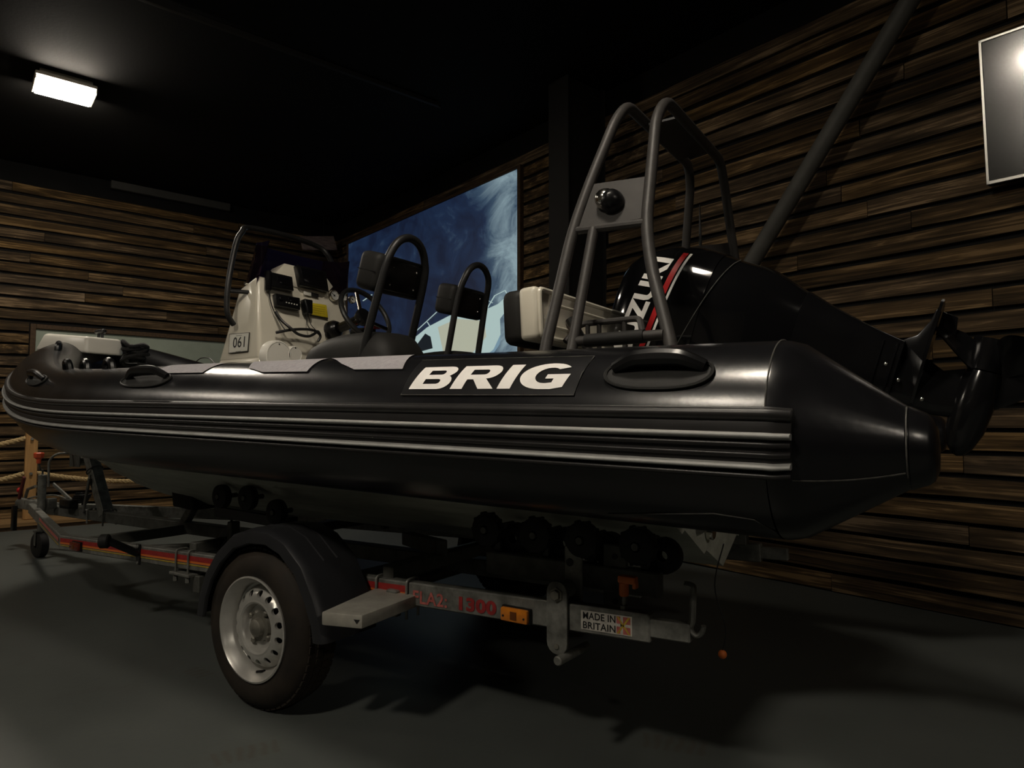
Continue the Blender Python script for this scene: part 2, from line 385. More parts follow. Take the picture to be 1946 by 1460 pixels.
slab('floor', -.1, 0, M_floor); slab('ceiling', Z_CEIL, Z_CEIL + .1, M_ceil)

# planks: a few ragged meshes shared by all boards, scaled to length
def plank_mesh(k, h=.098, t=.024):
    rnd = random.Random(k); n = 9; me = bpy.data.meshes.new('plank'); rows = []
    for i in range(n):
        x = i / (n - 1); a = rnd.uniform(-.0035, .0035); b = rnd.uniform(-.0035, .0035); y = t + rnd.uniform(-.003, .003)
        rows.append([V((x, 0, -h / 2 + a)), V((x, y, -h / 2 + a + .002)), V((x, y + rnd.uniform(-.002, .002), h / 2 + b - .002)), V((x, 0, h / 2 + b))])
    q = MB().grid(rows, closed_v=True, caps=True)
    me.from_pydata(q.v, [], q.f); bm = bmesh.new(); bm.from_mesh(me); bmesh.ops.recalc_face_normals(bm, faces=list(bm.faces)); bm.to_mesh(me); bm.free()
    me.materials.append(M_wood); return me
PLANKS = [plank_mesh(i) for i in range(8)]
PITCHB = .1238
def board_wall(wall, x_end, holes, seed, lens=(1.7, 3.1)):
    rnd = random.Random(seed); z = .055; r = 0
    while z < Z_BOARD:
        x = -rnd.uniform(0, 1.5)
        while x < x_end:
            L = rnd.uniform(*lens); x0 = max(x, 0.0); x1 = min(x + L, x_end); x += L + .004
            segs = [(x0, x1)]
            for hx0, hx1, hz0, hz1 in holes:
                if hz0 - .03 < z < hz1 + .03:
                    ns = []
                    for a, b in segs:
                        if b <= hx0 or a >= hx1: ns.append((a, b)); continue
                        if a < hx0: ns.append((a, hx0))
                        if b > hx1: ns.append((hx1, b))
                    segs = ns
            for a, b in segs:
                if b - a < .03: continue
                o = bpy.data.objects.new('plank', PLANKS[rnd.randrange(8)]); col.objects.link(o); o.parent = wall
                o.location = (a, rnd.uniform(0, .006), z + rnd.uniform(-.004, .004)); o.scale = (b - a, 1, 1)
        z += PITCHB; r += 1
# back wall: the lit picture screen and its dark frame leave a gap in the boards
MU0, MU1, MZ0, MZ1 = 4.79, 8.38, .92, 3.45               # screen extent along WD and in height
lb = lambda a: a - RIGHT_END
board_wall(wall_back, D_LEFT - RIGHT_END - .03, [(lb(MU0) - .06, lb(MU1) + .04, MZ0, MZ1), (lb(3.69), lb(3.93), 0, 4)], 3)
# left wall: the pale board sits in a cut-out (local x = D_BACK - n)
WN0, WN1, WZ0, WZ1 = .66, 2.95, 1.18, 2.02
board_wall(wall_left, D_BACK - FRONT_END, [(D_BACK - WN1 - .06, D_BACK - WN0 + .06, WZ0, WZ1)], 11)
win = tag(MB().box(wp(D_LEFT - .012, (WN0 + WN1) / 2, (WZ0 + WZ1) / 2), WN1 - WN0, .018, WZ1 - WZ0, (ND, WD, ZZ)).build('window_1', M_pane, smooth=0), kind='structure')
for a, b, c, d in ((WN0 - .05, WN0, WZ0 - .05, WZ1 + .05), (WN1, WN1 + .05, WZ0 - .05, WZ1 + .05), (WN0, WN1, WZ1, WZ1 + .05), (WN0, WN1, WZ0 - .05, WZ0)):
    MB().box(wp(D_LEFT - .025, (a + b) / 2, (c + d) / 2), b - a, .05, d - c, (ND, WD, ZZ), .004, 1).build('frame_bar', M_frame, win)

# steel column and diagonal brace on the long wall
c0 = wp(3.805, 3.89, 0)
o = thing('steel_column', c0, 'dark steel building column standing against the plank wall beside the lit picture', 'column')
MB().box(wp(3.805, 3.68, Z_CEIL / 2), .23, .02, Z_CEIL - .004, (WD, ND, ZZ), .003, 1).build('flange', M_column, o)
MB().box(wp(3.805, 4.105, Z_CEIL / 2), .23, .02, Z_CEIL - .004, (WD, ND, ZZ), .003, 1).build('flange', M_column, o)
MB().box(wp(3.73, 3.8925, Z_CEIL / 2), .02, .405, Z_CEIL - .004, (WD, ND, ZZ), .003, 1).build('web', M_column, o)
b0 = wp(3.68, 3.90, .19); b1 = wp(.93, 3.90, 3.79)
tag(MB().tube([b0, b1], .052, 20).build('brace_pipe', M_pipe), 'grey round steel brace rising diagonally across the plank wall', 'brace')

# lit picture on the long wall
def screen_material():
    m = bpy.data.materials.new('lit_sky_picture'); m.use_nodes = True; nt = m.node_tree; N = nt.nodes; L = nt.links
    b = N['Principled BSDF']; b.inputs['Base Color'].default_value = (.02, .02, .02, 1); b.inputs['Roughness'].default_value = .6
    tc = N.new('ShaderNodeTexCoord'); mp = N.new('ShaderNodeMapping'); L.new(tc.outputs['Object'], mp.inputs['Vector'])
    mp.inputs['Rotation'].default_value = (0, .5, -math.atan2(WD.y, WD.x)); mp.inputs['Scale'].default_value = (.8, 1, 1.1)
    nz = N.new('ShaderNodeTexNoise'); nz.inputs['Scale'].default_value = 2.1; nz.inputs['Detail'].default_value = 12; nz.inputs['Roughness'].default_value = .70; nz.inputs['Distortion'].default_value = .7
    L.new(mp.outputs[0], nz.inputs['Vector'])
    n2 = N.new('ShaderNodeTexNoise'); n2.inputs['Scale'].default_value = .8; n2.inputs['Detail'].default_value = 3; L.new(mp.outputs[0], n2.inputs['Vector'])
    # the picture's cloud bank fills the band towards its right edge
    dt = N.new('ShaderNodeVectorMath'); dt.operation = 'DOT_PRODUCT'; dt.inputs[1].default_value = WD; L.new(tc.outputs['Object'], dt.inputs[0])
    mr = N.new('ShaderNodeMapRange'); mr.interpolation_type = 'SMOOTHSTEP'; mr.inputs[1].default_value = .75; mr.inputs[2].default_value = .15; mr.inputs[3].default_value = -.17; mr.inputs[4].default_value = .17
    L.new(dt.outputs['Value'], mr.inputs[0])
    ad = N.new('ShaderNodeMath'); ad.operation = 'ADD'; L.new(nz.outputs['Fac'], ad.inputs[0]); L.new(mr.outputs[0], ad.inputs[1])
    a2 = N.new('ShaderNodeMath'); a2.operation = 'MULTIPLY_ADD'; a2.inputs[1].default_value = .35; L.new(n2.outputs['Fac'], a2.inputs[0]); L.new(ad.outputs[0], a2.inputs[2])
    rp = N.new('ShaderNodeValToRGB'); e = rp.color_ramp.elements
    e[0].position = .42; e[0].color = (.006, .012, .035, 1); e[1].position = 1.0; e[1].color = (.30, .42, .47, 1)
    k = e.new(.60); k.color = (.011, .026, .068, 1); k = e.new(.74); k.color = (.045, .085, .14, 1)
    L.new(a2.outputs[0], rp.inputs[0]); L.new(rp.outputs[0], b.inputs['Emission Color']); b.inputs['Emission Strength'].default_value = SCREEN_GAIN
    return m
M_sky = screen_material()
pic = thing('picture_screen', wp(MU0, 4.09, MZ0), 'large lit picture of dark blue cloudy sky and a white motorboat', 'picture')
MB().box(wp((MU0 + MU1) / 2, 4.105, (MZ0 + MZ1) / 2), MU1 - MU0, .03, MZ1 - MZ0, (WD, ND, ZZ)).build('panel', M_sky, pic, 0)
for a, b, c, d in ((MU0 - .045, MU0, MZ0 - .03, MZ1 + .03), (MU1, MU1 + .03, MZ0 - .03, MZ1 + .03), (MU0, MU1, MZ1, MZ1 + .03), (MU0, MU1, MZ0 - .03, MZ0)):
    MB().box(wp((a + b) / 2, 4.095, (c + d) / 2), b - a, .05, d - c, (WD, ND, ZZ), .004, 1).build('frame_bar', M_frame, pic)
def flat(name, c, es): return mat(name, tuple(v * .1 for v in c), .6, emit=c, es=es, var=.0)
def printed(pts, name, m, off):
    P = [at(x, y, n=ND, d=4.089 - off) for x, y in pts]
    MB().prism(P, ND * .002).build(name, m, pic, 0)
E_pale = flat('picture_pale_hull', (.50, .66, .64), SCREEN_GAIN); E_cream = flat('picture_cream_deck', (.52, .54, .42), SCREEN_GAIN)
E_dark = flat('picture_dark_glass', (.01, .015, .02), SCREEN_GAIN); E_blue = flat('picture_blue_side', (.22, .36, .46), SCREEN_GAIN)
printed([(778, 668), (790, 640), (812, 622), (850, 602), (880, 588), (905, 580), (928, 586), (946, 578), (966, 560), (968, 582), (950, 606), (951, 636), (938, 664), (905, 700), (885, 720), (790, 720)], 'pictured_boat_hull', E_pale, .003)
printed([(938, 664), (951, 636), (949, 655), (925, 690), (905, 706), (895, 700)], 'pictured_boat_side', E_blue, .006)
printed([(832, 622), (868, 606), (920, 610), (924, 640), (893, 676), (868, 690), (842, 668)], 'pictured_boat_deck', E_cream, .006)
printed([(793, 654), (808, 634), (818, 640), (822, 662), (800, 668)], 'pictured_boat_window', E_dark, .008)
def pline(pts, wdt=.012):
    P = [at(x, y, n=ND, d=4.084) for x, y in pts]; q = MB()
    for i in range(len(P) - 1): q.beam(P[i], P[i + 1], .003, wdt, up=ND, bev=0)
    q.build('pictured_rail', E_pale, pic, 0)
pline([(786, 634), (830, 593)]); pline([(812, 612), (818, 622)]); pline([(926, 586), (940, 562), (960, 552), (966, 564)])
pline([(944, 580), (966, 570)]); pline([(925, 570), (936, 576)])
pline([(690, 572), (707, 560)], .02)

# television at the right edge
tvW, tvE = 1.015, -.215
tv = thing('television', wp((tvW + tvE) / 2, 4.0, 2.235), 'flat television with a thin silver bezel mounted high on the plank wall', 'television')
tc_ = (tvW + tvE) / 2; TT = math.radians(4.3); TY = math.radians(3.0)
TND = ND * math.cos(TY) + WD * math.sin(TY); TW = WD * math.cos(TY) - ND * math.sin(TY)     # turned a little on its bracket
TU = ZZ * math.cos(TT) - TND * math.sin(TT); TN = TND * math.cos(TT) + ZZ * math.sin(TT)     # and leaning forward from its lower edge
def tp(a, h, dep): return wp(tvW, 4.012, 2.232) + TW * (a - tvW) + TU * h + TN * dep
MB().box(tp(tc_, .368, .028), tvW - tvE, .045, .735, (TW, TN, TU), .004, 1).build('casing', M_plast, tv)
for a, b, c, d in ((tvW - .014, tvW, 0, .738), (tvE, tvE + .014, 0, .738), (tvE, tvW, .724, .738), (tvE, tvW, 0, .018)):
    MB().box(tp((a + b) / 2, (c + d) / 2, 0), b - a, .014, d - c, (TW, TN, TU), .002, 1).build('bezel', M_tvf, tv)
MB().box(tp(tc_, .37, .003), tvW - tvE - .026, .008, .71, (TW, TN, TU)).build('screen', M_tv, tv, 0)
MB().box(wp(tc_, 4.062, 2.56), .4, .07, .3, (WD, ND, ZZ)).build('bracket', M_plast, tv, 0)

# twin floodlights on the ceiling
def lamp(a, b, es, label):
    c = wp(a, b, Z_CEIL); o = thing('twin_floodlight', c, label, 'ceiling light', 'twin floodlights in a row on the ceiling')
    MB().box(c - ZZ * .02, .36, .26, .04, (ND, WD, ZZ), .008).build('backplate', M_lampbody, o)
    MB().box(c - ZZ * .055, .42, .33, .03, (ND, WD, ZZ), .010).build('housing', M_lampbody, o)
    for s in (-1, 1):
        q = MB().box(c + ND * (.097 * s) - ZZ * .088, .185, .29, .036, (ND, WD, ZZ), 0)
        q.build('lens', mat('lit_lamp_lens_%d' % es, (1, .9, .75), .3, emit=LAMP_COLOR, es=es), o)
    for s in (-1, 1): MB().box(c + ND * (.204 * s) - ZZ * .085, .012, .31, .03, (ND, WD, ZZ), .003, 1).build('end_cap', M_lampbody, o)
    return o
lamp(*LAMP_SPOTS[0], 'lit twin floodlight on the black ceiling above the bow, glowing warm white')
lamp(*LAMP_SPOTS[1], 'lit twin floodlight on the ceiling beside the stern, mirrored in the television')
lamp(*LAMP_SPOTS[2], 'lit twin floodlight on the ceiling in front of the bow, nearer the viewer')
lamp(*LAMP_SPOTS[3], 'lit twin floodlight on the ceiling straight above the viewer')
lamp(*LAMP_SPOTS[4], 'lit twin floodlight on the ceiling behind the stern, out of frame')
# ceiling rail and pale trunking
tr = MB().beam(wp(4.76, -1.5, 3.775), wp(4.76, 3.15, 3.775), .035, .035)
tr.tube([wp(4.80, -1.5, 3.784), wp(4.80, 3.2, 3.784)], .011, 8)
tag(tr.build('ceiling_conduit', mat('dark_conduit', (.012, .011, .010), .55, .3, var=.1)), 'thin dark conduit running across the black ceiling', 'conduit')
tag(MB().box(wp(8.755, 1.965, 3.745), 1.32, .075, .095, (ND, WD, ZZ), .006, 1).build('wall_trunking', M_batten), 'long pale grey trunking high on the left wall under the ceiling', 'trunking')
# printed board by the far corner
sg = thing('sign_board', wp(8.55, 3.35, 3.2), 'small striped printed board hanging in the far corner above the console', 'sign')
p = [at(x, y, n=WD, d=8.5) for x, y in ((570, 449), (634, 449), (641, 475), (576, 475))]
MB().prism(p, WD * .02).build('board', M_sign, sg, 0)
pm = (p[0] + p[1]) / 2
MB().cyl((p[0] * .7 + p[1] * .3) + WD * .01, V((*(p[0] * .7 + p[1] * .3).xy, Z_CEIL)) + WD * .01, .004, 6).build('hanger_wire', M_column, sg)
MB().cyl((p[0] * .3 + p[1] * .7) + WD * .01, V((*(p[0] * .3 + p[1] * .7).xy, Z_CEIL)) + WD * .01, .004, 6).build('hanger_wire', M_column, sg)

# timber deck along the left wall
dk = thing('timber_deck', wp(8.3, 1.5, 0), 'low pale timber deck along the foot of the left plank wall', 'deck')
rnd = random.Random(5); nrow = 7; wdk = (D_LEFT - .04 - 7.83) / nrow
dm = bpy.data.meshes.new('deck_plank'); q = MB().box((0, 0, 0), 1, wdk - .007, .035, None, .003, 1); dm.from_pydata(q.v, [], q.f); dm.materials.append(M_deck)
for i in range(nrow):
    x = FRONT_END + .1 - rnd.uniform(0, 1.2)
    while x < D_BACK - .05:
        L = rnd.uniform(2.0, 3.2); a = max(x, FRONT_END + .05); b = min(x + L, D_BACK - .05); x += L + .004
        if b - a < .05: continue
        o = bpy.data.objects.new('deck_plank', dm); col.objects.link(o); o.parent = dk
        o.location = wp(7.83 + wdk * (i + .5), (a + b) / 2, .0525) - ORG[dk.name]; o.rotation_euler = (0, 0, math.atan2(ND.y, ND.x)); o.scale = (b - a, 1, 1)
for k in range(4):
    MB().box(wp(7.87 + k * .28, (FRONT_END + D_BACK) / 2, .0175), D_BACK - FRONT_END - .1, .05, .035, (ND, WD, ZZ)).build('bearer', M_frame, dk, 0)

# rope barrier
pb = thing('barrier_post', wp(8.1, .61, .07), 'pale square timber barrier post on the deck behind the trailer coupling', 'post')
MB().box(wp(8.1, .61, .57), .10, .10, 1.0, (WD, ND, ZZ), .006, 1).build('post', M_post, pb)
for z in (.855, .515):
    MB().cyl(wp(8.03, .61, z), wp(8.06, .61, z), .014, 10).build('bolt', M_hub, pb)
def rope(y0, y1, z0, z1, sag):
    n = 60; pts = []
    for i in range(n + 1):
        t = i / n; pts.append(wp(8.1, y0 + (y1 - y0) * t, z0 + (z1 - z0) * t - sag * 4 * t * (1 - t)))
    q = MB()
    L = abs(y1 - y0); tw = L / .11 * 2 * math.pi
    for k in range(3):
        c = []
        for i in range(n * 4 + 1):
            t = i / (n * 4); j = min(int(t * n), n - 1); p = pts[j].lerp(pts[j + 1], t * n - j); an = t * tw + k * 2.0944
            c.append(p + (WD * math.cos(an) + ZZ * math.sin(an)) * .0125)
        q.tube(c, .0135, 6)
    return q
for z, tx in ((.86, 'upper'), (.515, 'lower')):
    tag(rope(.66, 2.75, z, z - .01, .12 if z > .6 else .13).build('barrier_rope', M_rope), tx + ' thick twisted natural rope sagging from the barrier post to the right', 'rope')
    tag(rope(-1.7, .56, z - .03, z, .17).build('barrier_rope', M_rope), tx + ' thick twisted natural rope running from the barrier post to the left', 'rope')

# ------------------------------------------------------------------ inflatable boat
YC, YA, RTB = 2.42, 1.556, .216
X_STERN, X_STR, X_NOSE = -.305, -2.6, -5.2
def tz(X):
    z = .993 + .0225 * (-.43 - X)
    if X < -2.9: z += .40 * ((-2.9 - X) / 2.5) ** 3
    return z
def tube_path():
    P = []
    n = 16
    for i in range(n): X = X_STERN + (X_STR - X_STERN) * i / n; P.append((X, YA))
    m = 44; e = 2.1
    for i in range(m + 1):
        t = math.pi / 2 * i / m; c = max(math.cos(t), 0) ** (2 / e); s = math.sin(t) ** (2 / e)
        P.append((X_STR + (X_NOSE - X_STR) * s, YC - (YC - YA) * c))
    pts = []
    for x, y in P:
        if not pts or (V((x, y, 0)) - V((pts[-1].x, pts[-1].y, 0))).length > .03: pts.append(V((x, y, tz(x))))
    far = [V((p.x, 2 * YC - p.y, p.z)) for p in reversed(pts) if abs(p.y - YC) > .03]
    return pts + far
TP = tube_path()
TF = []                                                   # frames: centre, outward, upward, radius
for i, p in enumerate(TP):
    t = (TP[min(i + 1, len(TP) - 1)] - TP[max(i - 1, 0)]).normalized()
    out = t.cross(ZZ).normalized()
    if i == 0 or out.y < 0 and p.y < YC: pass
    if (out.x * (p.x + 3) + out.y * (p.y - YC)) < 0: out = -out
    u = out.cross(t)
    if u.z < 0: u = -u
    k = max(0, (-3.5 - p.x) / 2.1)
    TF.append((p, out, u, RTB * (1 - .05 * k)))
def tube_pt(fr, phi, dr=0.0):
    c, o, u, r = fr; return c + o * ((r + dr) * math.cos(phi)) + u * ((r + dr) * math.sin(phi))
def frame_at(X):                                          # frame on the near side by X
    for i in range(len(TF) - 1):
        a, b = TF[i], TF[i + 1]
        if a[0].x >= X >= b[0].x and a[0].y < YC:
            t = (a[0].x - X) / max(1e-6, a[0].x - b[0].x)
            return (a[0].lerp(b[0], t), a[1].lerp(b[1], t).normalized(), a[2].lerp(b[2], t).normalized(), a[3] * (1 - t) + b[3] * t)
    return TF[0]
def on_tube(X, deg, dr=0.0): return tube_pt(frame_at(X), math.radians(deg), dr)

boat = thing('inflatable_boat', (-2.8, YC, .5), 'black rigid inflatable boat with a grey hull sitting on the trailer', 'boat')
q = MB(); q.grid([[tube_pt(f, 2 * math.pi * k / 40) for k in range(40)] for f in TF], closed_v=True)
q.build('tube', M_tube, boat, 60)
# stern cones and end caps
for s in (1, -1):
    f0 = TF[0] if s == 1 else TF[-1]; q = MB(); rows = []
    Rr = RTB
    prof = [(0, Rr, 0), (.015, Rr * .994, 0), (.045, Rr * .955, -.001), (.228, .084, -.014), (.236, .081, -.0145)]
    q.grid([[f0[0] + V((h, 0, dz)) + f0[1] * (r * math.cos(2 * math.pi * k / 40)) + ZZ * (r * math.sin(2 * math.pi * k / 40)) for k in range(40)] for h, r, dz in prof], closed_v=True)
    q.build('tube_cone', M_tube, boat, 60)
    q = MB(); prof = [(.232, .084, -.014), (.262, .071, -.016), (.272, .062, -.017), (.280, .040, -.018), (.282, .001, -.018)]
    q.grid([[f0[0] + V((h, 0, dz)) + f0[1] * (r * math.cos(2 * math.pi * k / 40)) + ZZ * (r * math.sin(2 * math.pi * k / 40)) for k in range(40)] for h, r, dz in prof], closed_v=True)
    q.build('cone_cap', M_tube, boat, 50)
def cone_pt(h, deg, dr=.002):
    P_ = [(0, RTB), (.015, RTB * .994), (.045, RTB * .955), (.228, .084), (.24, .080)]
    r = .08
    for (h0, r0), (h1, r1) in zip(P_, P_[1:]):
        if h0 <= h <= h1: r = r0 + (r1 - r0) * (h - h0) / (h1 - h0)
    c = TF[0][0] + V((h, 0, -.014 * h / .228)); a = math.radians(deg)
    return c + TF[0][1] * ((r + dr) * math.cos(a)) + ZZ * ((r + dr) * math.sin(a))
def seam(pts, r=.0016): return MB().tube(pts, r, 5).build('seam', M_seam, boat)
seam([cone_pt(.0, a, .001) for a in range(15, 100, 5)]); seam([cone_pt(.228, a) for a in range(-40, 75, 5)])
seam([cone_pt(.045 + .018 * k, -20 - k * 1.2, .0015) for k in range(11)])
seam([on_tube(x, a, .001) for x, a in ((-.68, -60), (-.55, -52), (-.42, -46), (-.34, -48), (-.30, -60))], .0013)
# rubbing strake: a flat band, dark ribs and two grey stripes that run right round
def stern_frame(f, h): return (f[0] + V((h, 0, -.001)), f[1], f[2], RTB * (1 if h < .02 else .957))
SF = [stern_frame(TF[0], .047), stern_frame(TF[0], .016)] + TF + [stern_frame(TF[-1], .016), stern_frame(TF[-1], .047)]
def band(d0, d1, h, name, m, i0=0, i1=None, n=6):
    fr = SF
    rows = []
    for f in fr:
        r = [tube_pt(f, math.radians(d0), -.004)]
        for k in range(n + 1):
            t = k / n; r.append(tube_pt(f, math.radians(d0 + (d1 - d0) * t), h * (1 - abs(2 * t - 1) ** 3.0) * .6 + h * .4))
        r.append(tube_pt(f, math.radians(d1), -.004)); rows.append(r)
    q = MB().grid(rows)
    q.f.append(tuple(range(n + 3))); k = (len(fr) - 1) * (n + 3); q.f.append(tuple(k + j for j in range(n + 3)))
    return q.build(name, m, boat, 50)
st = band(-20, 18, .005, 'rubbing_strake', M_strake, n=10)
for d0, d1, h in ((10.5, 17.0, .017), (-3.6, .3, .013), (-8.6, -5.0, .011), (-19.0, -15.2, .017)):
    band(d0, d1, h, 'strake_rib', M_strake)
band(1.0, 4.4, .021, 'strake_stripe', M_stripe, n=4); band(-14.2, -10.8, .021, 'strake_stripe', M_stripe, n=4)
# mapped panels on the near tube: x along the boat, y = angle in degrees
def tube_panel(loop, name, m, dr, parent=None, th=.002, stepx=.12):
    vs, fs = poly_fill([loop] if isinstance(loop[0][0], (int, float)) else loop)
    vs, fs = slice_mesh(vs, fs, 1, 3.0); vs, fs = slice_mesh(vs, fs, 0, stepx)
    q = MB().add(vs, fs); n = len(q.v)
    q.v = [on_tube(p.x, p.y, dr) for p in q.v]
    return q.build(name, m, parent or boat, 60)
for loop in ([(-2.70, 92), (-2.66, 60), (-2.55, 53), (-2.31, 52), (-2.30, 92)],
             [(-2.18, 92), (-2.06, 58), (-1.95, 50), (-1.72, 49), (-1.76, 92)],
             [(-1.80, 92), (-1.60, 60), (-1.51, 50), (-1.31, 49), (-1.385, 92)]):
    tube_panel([(x, a) for x, a in loop], 'grip_patch', M_gpatch, .003)
# name panel
tube_panel([(-1.262, 24), (-.728, 24), (-.718, 58), (-1.268, 61)], 'name_panel', M_tube2, .0022, stepx=.1)
seam([on_tube(x, a, .003) for x, a in ((-1.262, 24), (-.995, 24), (-.728, 24), (-.725, 40), (-.718, 58))], .0011)
seam([on_tube(x, a, .003) for x, a in ((-.718, 58), (-.995, 59.5), (-1.268, 61), (-1.262, 24))], .0011)
def arc(cx, cy, rx, ry, a0, a1, n=8): return [(cx + rx * math.cos(math.radians(a0 + (a1 - a0) * i / n)), cy + ry * math.sin(math.radians(a0 + (a1 - a0) * i / n))) for i in range(n + 1)]
def letters_brig():
    S = .40; H = .24
    B = [[(0, 0), (1.0, 0)] + arc(1.0, .29, .34, .29, -90, 60, 8)[1:] + arc(.98, .755, .32, .245, -40, 90, 8) + [(0, 1)],
         [(S, H * .85)] + [(.86, H * .85)] + arc(.86, .305, .1, .10, -90, 90, 6) + [(S, .41)],
         [(S, .60)] + [(.86, .60)] + arc(.86, .70, .09, .10, -90, 90, 6) + [(S, .80)]]
    R = [[(0, 0), (S, 0), (S, .37), (.60, .37), (.92, 0), (1.40, 0), (1.00, .40)] + arc(1.0, .70, .34, .30, -70, 90, 10) + [(0, 1)],
         [(S, .57), (.86, .57)] + arc(.86, .685, .10, .115, -90, 90, 6) + [(S, .80)]]
    I = [[(0, 0), (S, 0), (S, 1), (0, 1)]]
    G = [arc(.72, .5, .72, .52, 38, 270, 22) + [(1.05, -.02), (1.36, .05), (1.40, .53), (.76, .53), (.76, .36), (1.0, .36), (1.0, .215), (.84, .19)] + arc(.78, .5, .34, .31, 270, 48, 14)]
    return [(B, 0), (R, 1.46), (I, 2.98), (G, 3.50)]
LX0, LX1, LA0, LA1 = -1.238, -.757, 28.5, 49.5
for loops, off in letters_brig():
    k = (LX1 - LX0) / 4.92
    # slanted bold letters, following the curve of the tube
    lp = [[(LX0 + (x + off + .16 * y - .02) * k, LA0 + (LA1 - LA0) * y) for x, y in l] for l in loops]
    tube_panel(lp, 'letter', M_letter, .0042, stepx=.08)
# carrying handles on the tube
def handle(x0, x1, a0, a1, mid, lift, thick, arch=True):
    xm = (x0 + x1) / 2; am = (a0 + a1) / 2; hx = (x1 - x0) / 2; ha = (a1 - a0) / 2
    h = tube_panel([(xm + hx * math.copysign(abs(math.cos(t)) ** .75, math.cos(t)), am + ha * math.copysign(abs(math.sin(t)) ** .9, math.sin(t))) for t in [2 * math.pi * i / 28 for i in range(28)]], 'handle_base', M_rubber, .004)
    rim = [on_tube(xm + hx * math.copysign(abs(math.cos(t)) ** .75, math.cos(t)), am + ha * math.copysign(abs(math.sin(t)) ** .9, math.sin(t)), .005) for t in [2 * math.pi * i / 36 for i in range(36)]]
    MB().tube(rim, .0045, 6, closed=True).build('handle_rim', M_rubber, h)
    pts = []
    for i in range(17):
        t = i / 16; s = math.sin(math.pi * t); pts.append(on_tube(x0 + hx * .16 + (x1 - x0 - hx * .32) * t, mid + (ha * .25) * s, .006 + lift * min(1, s * 1.5)))
    MB().tube(pts, [thick * (.7 + .3 * math.sin(math.pi * i / 16)) for i in range(17)], 10).build('grip', M_plast, h)
handle(-.662, -.418, 28, 51, 43, .020, .021); handle(-2.83, -2.48, 33, 52, 46, .03, .018); handle(-4.02, -3.70, 33, 51, 44, .03, .018)
# lacing loops round the inside of the bow tube
for px_, py_, X in ((112, 664, 0), (130, 680, 0), (162, 692, 0), (208, 697, 0)):
    best = None
    for f in TF:
        if f[0].y > 2.15 or f[0].x > -3.0: continue
        for a in range(76, 100, 4):
            p = tube_pt(f, math.radians(a), 0); dv = p - CAM; z = dv.dot(FW); e = abs(973 + FPX * dv.dot(RT_) / z - px_) + .3 * abs(730 - FPX * dv.dot(UP) / z - py_)
            if best is None or e < best[0]: best = (e, f, a)
    _, f, a = best; tng = f[1].cross(f[2])
    pp = [tube_pt(f, math.radians(a), 0) + tng * (.03 * s) + (f[1] * math.cos(math.radians(a)) + f[2] * math.sin(math.radians(a))) * h for s, h in ((-1.3, -.01), (-1.1, .02), (-.6, .034), (0, .038), (.6, .034), (1.1, .02), (1.3, -.01))]
    MB().tube(pp, .017, 8).build('lacing_loop', M_plast, boat)
# grey hull
def hull_sec(X):
    t = max(0, (-3.0 - X) / 2.42); hb = .62 * (1 - t ** 2.3) ** .75 if t < 1 else .012
    zk = .515 + (.12 * ((-3.6 - X) / 1.25) ** 2 if X < -3.6 else 0) + (.25 * ((-4.7 - X) / .7) ** 1.6 if X < -4.7 else 0)
    zc = max(zk + .05, .80 + .24 * t ** 2); zt = max(zc + .04, tz(X) - .06)
    hb = max(hb, .012)
    half = [(0, zk), (hb * .30, zk + (zc - zk) * .30), (hb * .34, zk + (zc - zk) * .27), (hb * .64, zk + (zc - zk) * .63), (hb * .68, zk + (zc - zk) * .60), (hb, zc), (hb * 1.06, zc + .012), (hb * 1.07, zc + .05), (hb * 1.07, zt)]
    return [V((X, YC - y, z)) for y, z in reversed(half)] + [V((X, YC + y, z)) for y, z in half[1:]]
XS = [-.70 - .2 * i for i in range(12)] + [-3.0 - .12 * i for i in range(20)] + [-5.33, -5.38, -5.41]
q = MB().grid([hull_sec(x) for x in XS]); s0 = hull_sec(-.70); n0 = len(s0); q.add(s0 + [V((-.70, YC, .86))], [(k, (k + 1) % n0, n0) for k in range(n0)])
q.build('hull', M_hull, boat, 30)
MB().hexa([V((x, y, z)) for z in (.885, .915) for x, y in ((-.68, YC - .65), (-.68, YC + .65), (-4.35, YC + .42), (-4.35, YC - .42))][:8]).build('deck', mat('grey_deck_paint', (.16, .16, .15), .7, var=.1), boat)
MB().box((-.675, YC, 1.01), .05, 1.26, .30, None, .01).build('transom', M_gel, boat)
tf = at(1340, 1035, X=-.60)
MB().cyl((-.70, 2.24, .66), (-.675, 2.24, .66), .026, 16, .004).build('drain_fitting', M_chrome, boat)
MB().box((-.692, 2.16, .70), .02, .07, .06, None, .003).build('transom_bracket', M_galv, boat)
# moulded bow step
lk = MB(); zl1 = 1.60
lk.hexa([V((-4.85, 2.15, 1.485)), V((-4.85, 2.40, 1.485)), V((-5.30, 2.46, 1.52)), V((-5.30, 2.02, 1.52)),
         V((-4.87, 2.16, 1.60)), V((-4.87, 2.39, 1.60)), V((-5.28, 2.44, 1.640)), V((-5.26, 2.06, 1.640))], .02)
lk.build('bow_step', M_white, boat)
q = MB(); c = V((-4.98, 2.30, 1.655))
q.box(c, .12, .035, .03, None, .012); q.cyl(c + V((-.025, 0, -.05)), c + V((-.025, 0, 0)), .01, 8); q.cyl(c + V((.025, 0, -.05)), c + V((.025, 0, 0)), .01, 8)
q.build('cleat', M_rail, boat)
